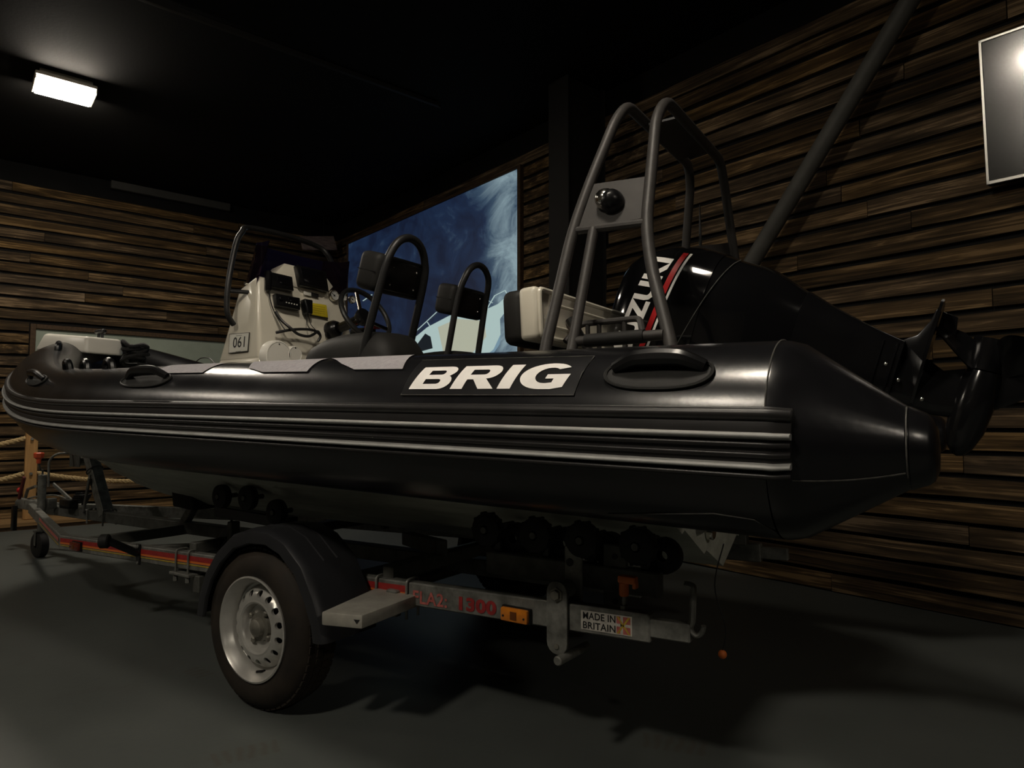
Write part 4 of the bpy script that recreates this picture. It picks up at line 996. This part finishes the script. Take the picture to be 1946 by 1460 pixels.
# striped tape on the near rail
def tape(x0, x1, z0, z1, nm, m, y=YR - .0235):
    MB().hexa([V((x0, y - .0012, rz(x0) + z0)), V((x1, y - .0012, rz(x1) + z0)), V((x1, y, rz(x1) + z0)), V((x0, y, rz(x0) + z0)),
               V((x0, y - .0012, rz(x0) + z1)), V((x1, y - .0012, rz(x1) + z1)), V((x1, y, rz(x1) + z1)), V((x0, y, rz(x0) + z1))]).build(nm, m, tr, 0)
for x0, x1 in ((-4.20, -2.55), (-1.80, -1.60)):
    tape(x0, x1, .004, .026, 'red_tape', M_reflexr); tape(x0, x1, -.006, .0035, 'orange_tape', M_orange); tape(x0, x1, -.016, -.011, 'yellow_tape', M_yellow)
da = (V((-6.16, YC - .045, .335)) - V((BEND, YR, rz(BEND)))); dn = V((da.y, -da.x, 0)).normalized(); dn = dn if dn.y < 0 else -dn
for z0, z1, nm, m in ((.004, .022, 'red_tape', M_decalpink), (-.016, -.011, 'yellow_tape', M_yellow)):
    a = V((BEND, YR, rz(BEND))) + dn * .0235; b = a + da * .55
    MB().hexa([a + ZZ * z0, b + ZZ * z0, b + ZZ * z0 + dn * .001, a + ZZ * z0 + dn * .001, a + ZZ * z1, b + ZZ * z1, b + ZZ * z1 + dn * .001, a + ZZ * z1 + dn * .001]).build(nm, m, tr, 0)
# lettering on the rear of the near rail
def rail_text(s, x0, x1, z0, h, m, nm, parent=None, bold=.02, y=YR - .0238):
    vs, fs = text_mesh(s, 1.0, bold, 1.0, 1.05); wm = max(v.x for v in vs)
    return MB().add([V((x0 + (x1 - x0) * v.x / wm, y - .001, rz(x0 + (x1 - x0) * v.x / wm) + z0 + h * v.y)) for v in vs], fs).build(nm, m, parent or tr, 0)
rail_text('FLA2:', -1.575, -1.425, -.028, .044, M_decalpink, 'lettering'); rail_text('1300', -1.375, -1.225, -.028, .045, M_decalred, 'lettering', bold=.045)
stk = MB().hexa([V((x, YR - .0238 - d, rz(x) + z)) for z, d0 in ((-.027, 0), (.027, 0)) for x, d in ((-.925, 0), (-.765, 0), (-.765, .001), (-.925, .001))]).build('origin_sticker', M_decalw, tr, 0)
rail_text('MADE IN', -.918, -.815, .004, .020, M_ink, 'lettering', stk, .02, YR - .0250); rail_text('BRITAIN', -.918, -.815, -.023, .020, M_ink, 'lettering', stk, .02, YR - .0250)
def flag(x0, x1, z0, z1, m, nm, y=YR - .0252):
    MB().add([V((x0, y, rz(x0) + z0)), V((x1, y, rz(x1) + z0)), V((x1, y, rz(x1) + z1)), V((x0, y, rz(x0) + z1))], [(0, 1, 2, 3)]).build(nm, m, stk, 0)
flag(-.812, -.770, -.024, .024, M_decalpink, 'flag_field'); flag(-.812, -.770, -.004, .004, M_decalw, 'flag_cross', YR - .0256); flag(-.800, -.792, -.024, .024, M_decalw, 'flag_cross', YR - .0256)
for p0, p1 in (((-.812, -.024), (-.770, .024)), ((-.812, .024), (-.770, -.024))):
    y = YR - .0259; MB().add([V((p0[0], y, rz(p0[0]) + p0[1])), V((p0[0] + .006, y, rz(p0[0]) + p0[1])), V((p1[0], y, rz(p1[0]) + p1[1])), V((p1[0] - .006, y, rz(p1[0]) + p1[1]))], [(0, 1, 2, 3)]).build('flag_saltire', M_yellow, stk, 0)
# amber marker lamp and its front twin
def marker(x, y, L, h, m, nm, z=0.0):
    b = MB().box((x, y, rz(x) + z), L, .012, h, None, .003).build(nm, M_plast, tr)
    MB().box((x, y - .012, rz(x) + z), L - .006, .018, h - .006, None, .006, 2).build('marker_lens', m, b)
    MB().box((x, y - .022, rz(x) + z), L * .22, .003, h * .5, None, .001, 1).build('lens_window', mat('dark_amber', (.12, .035, .006), .3, var=.1), b)
    for s in (-1, 1): MB().cyl((x + s * L * .36, y - .023, rz(x) + z - .004), (x + s * L * .36, y - .020, rz(x) + z - .004), .0035, 8).build('screw', M_ink, b)
    return b
marker(-1.145, YR - .029, .105, .048, M_amber, 'side_marker', -.012); marker(-3.99, YR - .029, .10, .05, mat('dull_red_lens', (.12, .02, .012), .25, var=.2, coat=.4), 'side_marker', -.004)
# cross members
for x, y0, y1, z, w_, h in ((-4.05, YR, YC, -.002, .045, .06), (-1.72, YR, YF, .055, .05, .05), (-2.08, YR - .08, YF + .08, -.05, .07, .07), (-2.95, YR, YF, .055, .05, .05)):
    MB().beam(V((x, y0, rz(x) + z)), V((x, y1, rz(x) + z)), w_, h).build('cross_member', M_galv2, tr)
MB().beam(V((-3.45, YR, rz(-3.45))), V((-2.75, YC, rz(-3.0))), .05, .06).build('cross_member', M_galv2, tr)
MB().beam(V((-3.45, YF, rz(-3.45))), V((-2.75, YC, rz(-3.0))), .05, .06).build('cross_member', M_galv2, tr)
MB().beam(V((-2.20, YC, .47)), V((-1.70, YC - .35, .53)), .05, .06).build('cross_member', M_galv2, tr)
# U bolts on the near rail
def ubolt(x, y=YR, zlo=-.085, r=.005):
    z = rz(x); MB().tube(bent([V((x, y - .030, z + zlo)), V((x, y - .030, z + .048)), V((x, y + .030, z + .048)), V((x, y + .030, z + zlo))], .015, 3), r, 8).build('u_bolt', M_galv, tr)
for x in (-3.03, -2.93, -1.745, -1.60): ubolt(x)
MB().box((-2.98, YR, rz(-2.98) - .06), .16, .09, .012, None, .002, 1).build('clamp_plate', M_galv, tr)
for x in (-3.03, -2.93):
    MB().cyl((x, YR - .030, rz(x) - .094), (x, YR - .030, rz(x) - .070), .010, 6).build('nut', M_galv, tr)
MB().box((-2.89, YR + .01, rz(-2.9) - .10), .05, .05, .075, None, .003, 1).build('hanger_bracket', M_galv2, tr)
# black stub arm sticking out forward of the wheel
a = at(262, 1052, Y=YR - .03); b = at(205, 1028, Y=YR - .16)
MB().tube([a, b], .018, 12).build('side_arm', M_plast, tr); MB().cyl(b - V((.015, .03, 0)), b + V((.015, .0, 0)), .034, 16, .006).build('side_roller', M_rubber, tr)
pl_ = MB().box(V((a.x, YR - .027, rz(a.x))), .035, .008, .10, None, .002, 1).build('arm_plate', M_plast, tr)
for dz in (-.04, .04): MB().cyl((a.x, YR - .034, rz(a.x) + dz), (a.x, YR - .028, rz(a.x) + dz), .008, 8).build('bolt', M_galv, pl_)

# wheels
HX, HZ, YW = -2.115, .287, 1.515
RTY = .287
def wheel(yo, s):
    """yo: outer face, s=+1 when the outside looks to the viewer"""
    c = V((HX, yo, HZ)); ax = V((0, s, 0))                 # axis points inwards
    prof = [(.004, .182), (.000, .195), (-.004, .215), (.000, .245), (.012, .266), (.026, .279), (.05, .286), (.083, RTY), (.116, .286), (.140, .279), (.154, .266), (.166, .245), (.168, .21), (.16, .18)]
    wh = MB().lathe(c, ax, prof, 64).build('tyre', M_tyre, tr, 40)
    # tread blocks
    q = MB(); nb_ = 56
    for k in range(nb_):
        for j, (h0, h1) in enumerate(((.026, .052), (.056, .080), (.086, .110), (.114, .140))):
            an = 2 * math.pi * (k + (.5 if j % 2 else 0)) / nb_; d = V((math.cos(an), 0, math.sin(an))); tg = V((-math.sin(an), 0, math.cos(an)))
            q.box(c + ax * ((h0 + h1) / 2) + d * (RTY - .002 - (.005 if j in (0, 3) else 0)), .010, .0235, h1 - h0, (d, tg, ax), 0)
    tdo = q.build('tread', M_tyre, wh, 0)
    rim = MB().lathe(c, ax, [(.004, .184), (-.004, .186), (-.006, .180), (.002, .174), (.010, .171), (.022, .160), (.050, .156), (.056, .142)], 56).build('rim', M_rim, wh, 50)
    # pressed disc with fifteen vent holes
    q = MB(); n = 15
    def disc(r):                                          # depth of the pressing at radius r
        return .017 + .034 * max(0, (r - .108) / .038) ** 2
    for k in range(n):
        t0 = 2 * math.pi * k / n; dt = 2 * math.pi / n; outer = []; inner = []
        r0, r1 = .096, .146; cr = .121; hr = .0122
        per = [(r0, t / 5) for t in range(5)] + [(r0 + (r1 - r0) * t / 4, 1.0) for t in range(4)] + [(r1, 1 - t / 5) for t in range(5)] + [(r1 - (r1 - r0) * t / 4, 0.0) for t in range(4)]
        m_ = len(per)
        for r, tt in per:
            an = t0 + dt * tt; d = V((math.cos(an), 0, math.sin(an))); outer.append(c + d * r + ax * disc(r))
        for r, tt in per:
            dy = (tt - .5) * dt * cr; dx = r - cr; L = math.hypot(dx, dy); r2 = cr + dx / L * hr; an = t0 + dt * .5 + dy / L * hr / cr
            d = V((math.cos(an), 0, math.sin(an))); inner.append(c + d * r2 + ax * (disc(r2)))
        deep = [p + ax * .010 for p in inner]
        q.grid([outer, inner, deep], closed_v=True)
    q.build('vented_disc', M_rim, rim, 40)
    MB().lathe(c, ax, [(.017, .098), (.015, .092), (.019, .085), (.044, .076), (.048, .058), (.048, 1e-4)], 40).build('disc_centre', M_rim, rim, 40)
    hb = MB().lathe(c, ax, [(.046, .054), (.032, .050), (.030, .034), (.014, .030), (.008, .022), (.004, 1e-4)], 26).build('hub', M_hub, rim, 35)
    for k in range(4):
        an = math.radians(45 + 90 * k + 12); d = V((math.cos(an), 0, math.sin(an)))
        MB().lathe(c + d * .060 + ax * .026, ax, [(0, 1e-4), (0, .008), (.004, .011), (.032, .011)], 6).build('wheel_nut', M_hub, rim, 0)
    d = V((math.cos(-1.45), 0, math.sin(-1.45))); MB().cyl(c + d * .157 + ax * .045, c + d * .150 + ax * .012, .005, 8).build('valve', M_plast, rim)
    q = MB().lathe(c, ax, [(.066, 1e-4), (.066, .152), (.09, .152), (.09, 1e-4)], 40); q.build('brake_drum', M_plast, rim, 40)
    return wh
wheel(YW, 1); wheel(2 * YC - YW, -1)
MB().cyl((HX, YW + .08, HZ), (HX, 2 * YC - YW - .08, HZ), .03, 14).build('axle', M_galv2, tr)
MB().beam((HX, YW + .20, HZ), (-2.08, YR + .05, rz(-2.08) - .06), .05, .06).build('suspension_arm', M_galv2, tr)
# mudguards
def guard(s):
    prof = [(372, 1168), (378, 1125), (390, 1085), (410, 1048), (440, 1016), (475, 1005), (510, 1009), (541, 1030), (575, 1076), (598, 1138), (612, 1190), (616, 1226)]
    P = [at(x, y, Y=1.50) for x, y in prof]
    cc = V((HX, 1.50, HZ)); rows = []
    for p in P:
        d = (cc - p); d.y = 0; d.normalize(); g = lambda dep, inn: V((p.x, 1.50 + dep, p.z)) + d * inn
        rows.append([g(.004, .052), g(-.004, .050), g(-.006, .030), g(-.002, .010), g(.010, .001), g(.03, -.002), g(.20, -.002), g(.235, .002), g(.24, .030)])
    back = [[p + ((cc - V((p.x, 1.5, p.z))).normalized() * .003 + V((0, .003, 0))) for p in r][::-1] for r in rows]
    q = MB().grid(rows); q.grid(back)
    if s < 0: q.v = [mir(p) for p in q.v]
    gd = q.build('mudguard', M_fender, tr, 40)
    for k in range(2):
        rr = [V((p.x, 1.50 + .09 + .06 * k, p.z)) - (cc - p).normalized() * .001 for p in P[3:9]]
        if s < 0: rr = [mir(p) for p in rr]
        MB().tube(rr, .004, 6).build('guard_ridge', M_fender, gd)
    a = V((-1.76, 1.60, .42)); b = V((-1.70, YR, rz(-1.7)))
    if s < 0: a, b = mir(a), mir(b)
guard(1); guard(-1)
MB().beam((HX, 1.70, .63), (HX, YR, rz(HX) + .03), .04, .008).build('guard_stay', M_galv2, tr)
# step behind the wheel
t4 = [at(611, 1163, Z=.43), at(688, 1170, Z=.43), at(800, 1128, Z=.43), at(728, 1111, Z=.43)]
stp = MB().prism([p - ZZ * .042 for p in t4], ZZ * .042, .005).build('step', M_step, tr)
e0 = t4[0].lerp(t4[1], .80) - ZZ * .014; e1 = t4[0].lerp(t4[1], .95) - ZZ * .014; em = t4[0].lerp(t4[1], .88) - ZZ * .028; on = V((t4[1] - t4[0]).cross(ZZ)).normalized(); on = on if on.y < 0 else -on
MB().prism([e0 + on * .0005, e1 + on * .0005, em + on * .0005], on * .001).build('step_hole', M_ink, stp, 0)
MB().box((-1.66, YR - .03, rz(-1.66) - .035), .05, .03, .09, None, .004, 1).build('step_bracket', M_galv, tr)
# rear cradle: swinging beams, posts and keel rollers
for s in (1, -1):
    y = 1.92 if s == 1 else 2 * YC - 1.92
    cb = MB().beam(V((-1.36, y, .545)), V((-.74, y, .545)), .05, .075).build('cradle_beam', M_galv2, tr)
    MB().beam(V((-1.08, y, .49)), V((-1.08, y, rz(-1.08))), .06, .03, up=V((1, 0, 0))).build('cradle_post', M_galv2, tr)
    for x in (-1.31, -1.12, -.955, -.775):
        yo = -.075 * s
        r_ = MB().lathe(V((x, y + yo - .03, .668)), EY, [(0, .016), (0, .045), (.006, .054), (.022, .056), (.038, .054), (.044, .045), (.044, .016)], 24).build('hull_roller', M_rubber, tr, 40)
        MB().cyl((x, y + yo - .036, .668), (x, y - yo * .9, .668), .011, 10).build('roller_pin', M_galv2, r_)
        for k in range(10):
            an = 2 * math.pi * k / 10; MB().box((x + .054 * math.cos(an), y + yo - .008, .668 + .054 * math.sin(an)), .012, .03, .012, None, .003, 1).build('roller_lug', M_rubber, r_)
        r2_ = MB().lathe(V((x + .035, y + yo * -.2, .625)), EY, [(0, .016), (0, .045), (.006, .054), (.034, .054), (.04, .045), (.04, .016)], 22).build('hull_roller', M_rubber, tr, 40)
        MB().beam((x - .01, y, .58), (x, y + yo * .3, .672), .03, .02, up=EY).build('roller_arm', M_plast, tr)
    for x, z in ((-2.885, .675), (-2.685, .681), (-2.48, .632)):
        MB().lathe(V((x, y - .05, z)), EY, [(0, .016), (0, .045), (.006, .054), (.022, .056), (.038, .054), (.044, .045), (.044, .016)], 24).build('hull_roller', M_rubber, tr, 40)
        MB().cyl((x, y - .056, z), (x, y + .05, z), .011, 10).build('roller_pin', M_galv2, tr)
    MB().beam(V((-2.96, y + .01, .60)), V((-2.42, y + .01, .585)), .06, .05).build('roller_cradle', M_plast, tr)
    MB().beam(V((-2.83, y, .56)), V((-2.83, y, rz(-2.83))), .05, .03, up=V((1, 0, 0))).build('cradle_post', M_galv2, tr)
    MB().beam(V((-2.95, y, rz(-2.95) + .05)), V((-2.83, y, .55)), .05, .012, up=EY).build('cradle_tab', M_plast, tr)
# slotted upright and round plate bolted to the near rail
X0 = -1.0
zz = rz(X0)
bk = MB().prism([V((X0 + .035 * math.cos(t) , YR - .026, zz + .070 + .035 * math.sin(t))) for t in [math.pi * k / 8 for k in range(9)]] + [V((X0 + .035 * math.cos(t), YR - .026, zz - .075 + .035 * math.sin(t))) for t in [math.pi + math.pi * k / 8 for k in range(9)]], EY * -.010, .002).build('clamp_bracket', M_galv, tr)
MB().lathe(V((X0, YR - .036, zz + .065)), EY, [(-.012, 1e-4), (-.012, .014), (-.004, .016), (-.004, .022), (0, .022)], 6).build('bolt_head', M_hub, bk, 0)
MB().cyl((X0, YR - .036, zz - .085), (X0, YR - .04, zz - .085), .008, 8).build('rivet', M_hub, bk)
MB().cyl((X0 + .02, YR - .07, zz - .115), (X0 + .03, YR + .10, zz - .115), .014, 12, .003).build('locking_pin', M_galv, bk)
MB().cyl((X0 + .005, YR - .02, zz + .07), (X0 + .005, YR + .05, zz + .07), .028, 16).build('bush', M_galv, bk)
ps = MB().box((X0 + .02, YR + .035, zz + .10), .06, .012, .20, None, .004, 1).build('slotted_upright', M_galv, tr)
MB().cyl((X0 + .01, YR + .026, zz + .150), (X0 + .01, YR + .0285, zz + .150), .012, 12).build('bolt_hole', M_ink, ps)
p2_ = MB().box((X0 + .12, YR + .12, zz + .10), .08, .012, .20, None, .004, 1).build('slotted_upright', M_galv2, tr)
for k in range(4): MB().cyl((X0 + .12, YR + .111, zz + .03 + .045 * k), (X0 + .12, YR + .1135, zz + .03 + .045 * k), .009, 10).build('bolt_hole', M_ink, p2_)
# orange handled clamp screw on the rear rail
cl = at(1186, 1150, Y=YR)
hs = MB().cyl((cl.x, YR, rz(cl.x) + .03), (cl.x, YR, cl.z + .035), .006, 10).build('clamp_screw', M_galv, tr)
q = MB().cyl((cl.x, YR, cl.z + .025), (cl.x, YR, cl.z + .065), .014, 14, .003); q.box((cl.x + .012, YR, cl.z + .073), .055, .028, .022, None, .006); q.box((cl.x + .035, YR, cl.z + .060), .012, .024, .02, None, .004)
q.build('clamp_handle', M_orange, hs)
MB().cyl((cl.x, YR, rz(cl.x) + .038), (cl.x, YR, rz(cl.x) + .05), .012, 6).build('nut', M_galv, hs)
# light board hook at the rear end
hx0 = at(1310, 1190, Y=YR); zz = rz(-.5)
hp = bent([at(1302, 1110, Y=YR), at(1318, 1113, Y=YR), at(1316, 1185, Y=YR), at(1300, 1205, Y=YR)], .012, 3)
MB().tube(hp, .0085, 8, flat=1.6).build('end_hook', M_galv, tr)
hp = bent([at(1312, 1180, Y=YR), at(1313, 1200, Y=YR), at(1325, 1210, Y=YR), at(1335, 1203, Y=YR), at(1337, 1190, Y=YR)], .012, 3)
MB().tube(hp, .007, 8, flat=1.6).build('end_hook', M_galv, tr)
# sagging cable under the frame
MB().tube(smoothpath([(-1.75, YR + .03, .40), (-1.55, YR + .22, .33), (-1.3, YR + .32, .34), (-1.1, YR + .33, .45)], 8), .006, 6).build('cable', M_rail, tr)
# keel support forward
ks = MB().prism([V((-4.05, YC - .11, .60)), V((-4.05, YC + .11, .60)), V((-4.05, YC + .10, .50)), V((-4.05, YC - .10, .50))], V((.22, 0, -.01)), .012).build('keel_chock', M_rubber, tr)
MB().beam(V((-3.98, YC, .50)), V((-4.10, YC, .36)), .05, .05).build('chock_post', M_galv, tr)
# winch post
wb, wt = V((-5.06, YC, .36)), V((-5.34, YC, .80))
wpst = MB().beam(wb, wt, .075, .075).build('winch_post', M_galv, tr)
MB().beam(V((-5.30, YC - .05, .36)), V((-5.22, YC - .05, .62)), .012, .03).build('post_stay', M_galv2, tr)
MB().box(wt + V((.02, 0, .03)), .10, .11, .07, None, .01).build('bow_stop', M_rubber, wpst)
MB().tube([wb.lerp(wt, .70) + V((.045 * math.cos(t), .045 * math.sin(t), .03 * math.cos(t))) * 1.15 for t in [2 * math.pi * k / 20 for k in range(20)]], .004, 6, closed=True).build('strap', M_rail, wpst)
MB().cyl(wb.lerp(wt, .62) + V((0, -.046, 0)), wb.lerp(wt, .62) + V((0, -.036, 0)), .010, 8).build('bolt', M_galv, wpst)
wn = wt + V((-.13, 0, -.06))
MB().cyl(wn + V((0, -.05, 0)), wn + V((0, .05, 0)), .045, 18).build('winch_drum', M_hub, wpst)
for s in (-1, 1): MB().box(wn + V((.03, .055 * s, 0)), .16, .006, .10, None, .002, 1).build('winch_cheek', M_galv2, wpst)
MB().tube(bent([wn + V((-.01, -.06, .05)), wn + V((-.02, -.16, .05)), wn + V((-.06, -.19, .0)), wn + V((-.05, -.19, -.19))], .03), .008, 8).build('winch_crank', M_galv, wpst)
for s in (-1, 1):
    MB().tube(bent([V((-5.02, YC + .045 * s, .29)), V((-5.02, YC + .045 * s, .40)), V((-5.02, YC + .045 * s * .2, .40))], .012, 3), .006, 8).build('u_bolt', M_galv, tr)
    MB().tube(bent([V((-5.25, YC + .045 * s, .29)), V((-5.25, YC + .045 * s, .39)), V((-5.25, YC + .045 * s * .2, .39))], .012, 3), .006, 8).build('u_bolt', M_galv, tr)
# coupling head and jockey wheel
cp = MB().hexa([V((-6.45, YC - .035, .31)), V((-6.45, YC + .035, .31)), V((-6.05, YC + .05, .31)), V((-6.05, YC - .05, .31)), V((-6.45, YC - .03, .39)), V((-6.45, YC + .03, .39)), V((-6.05, YC + .045, .40)), V((-6.05, YC - .045, .40))], .01).build('coupling_head', M_galv, tr)
MB().ball((-6.47, YC, .35), .045, 16).build('coupling_cup', M_galv2, cp)
MB().tube([V((-6.40, YC, .40)), V((-6.36, YC, .47)), V((-6.22, YC, .50))], .012, 10).build('coupling_lever', M_hub, cp)
MB().ball((-6.43, YC - .03, .46), .024, 12).build('red_knob', M_red, cp)
MB().beam(V((-6.33, YC - .07, .40)), V((-6.25, YC - .07, .58)), .02, .03).build('handbrake_lever', mat('dark_red_lever', (.09, .012, .012), .5, var=.2), cp)
MB().tube(smoothpath([(-6.30, YC - .02, .40), (-6.10, YC - .02, .43), (-5.85, YC, .45), (-5.6, YC, .42)], 6), .006, 6).build('brake_rod', M_galv, tr)
jw = thing('jockey_stand', (-5.80, YC - .12, 0), 'galvanised trailer jockey stand with an orange crank handle beside the coupling', 'jockey wheel')
jx, jy = -5.80, YC - .12
MB().cyl((jx, jy, .30), (jx, jy, .62), .028, 18, .003).build('outer_tube', M_galv, jw)
MB().cyl((jx, jy, .18), (jx, jy, .32), .021, 14).build('inner_tube', M_galv2, jw)
MB().lathe(V((jx, jy - .03, .095)), EY, [(0, .02), (0, .085), (.006, .094), (.054, .094), (.06, .085), (.06, .02)], 26).build('wheel', M_rubber, jw, 40)
for s in (-1, 1): MB().beam(V((jx, jy + .036 * s, .09)), V((jx, jy + .036 * s, .20)), .03, .005, up=EY).build('fork', M_galv2, jw)
MB().box((jx, jy, .197), .05, .08, .01).build('fork_top', M_galv2, jw)
MB().tube(bent([V((jx, jy, .60)), V((jx, jy, .655)), V((jx + .06, jy - .04, .665)), V((jx + .13, jy - .08, .72))], .015), .007, 8).build('crank', M_galv, jw)
MB().lathe(V((jx + .13, jy - .08, .715)), ZZ, [(0, 1e-4), (0, .014), (.03, .016), (.045, .034), (.075, .036), (.08, .03), (.08, 1e-4)], 8).build('crank_knob', mat('red_orange_plastic', (.62, .085, .03), .45, var=.06), jw, 0)
MB().box((jx + .03, jy + .055, .40), .05, .06, .08, None, .006).build('clamp', M_galv2, jw)
MB().beam(V((jx + .06, jy + .05, .55)), V((jx + .34, jy + .10, .40)), .012, .03).build('stay', M_galv, jw)
MB().box(V((jx + .30, jy + .06, .415)), .16, .07, .07, None, .012).build('coupling_damper', M_plast, tr)
cc_ = MB().tube([V((-5.50 + .07 * math.cos(t * .9) + .002 * t, YC + .05 * math.sin(t * .9), .41 + .002 * t)) for t in range(40)], .007, 6)
tag(cc_.build('coiled_cable', M_rail), 'coil of dark cable lying on the drawbar in front of the winch post', 'cable')
# cover on the coupling's near frame: black vertical strap at the very nose
MB().box((-6.33, YC - .10, .25), .05, .03, .20, None, .006).build('nose_plate', M_plast, tr)

# ------------------------------------------------------------------ orange float on a cord under the stern
p = at(1373, 1244, Y=2.05)
fl = thing('float_toggle', (p.x, p.y, p.z), 'small orange ball hanging on a thin cord beneath the stern', 'float')
MB().ball(p, .013, 14).build('ball', M_orange, fl)
MB().tube(smoothpath([p + V((0, 0, .012)), p + V((.01, 0, .08)), p + V((-.02, 0, .2)), V((-.59, p.y, .66))], 6), .002, 5).build('cord', M_rail, fl)
# loop of thin wire on the far tube
a = at(370, 690, Y=3.05); b = at(410, 688, Y=3.05)
tag(MB().tube(smoothpath([a, a.lerp(b, .3) + ZZ * .035, a.lerp(b, .7) + ZZ * .03, b - ZZ * .02], 6), .004, 5).build('wire_loop', M_rail), 'thin dark wire looped over the far tube ahead of the console', 'wire')
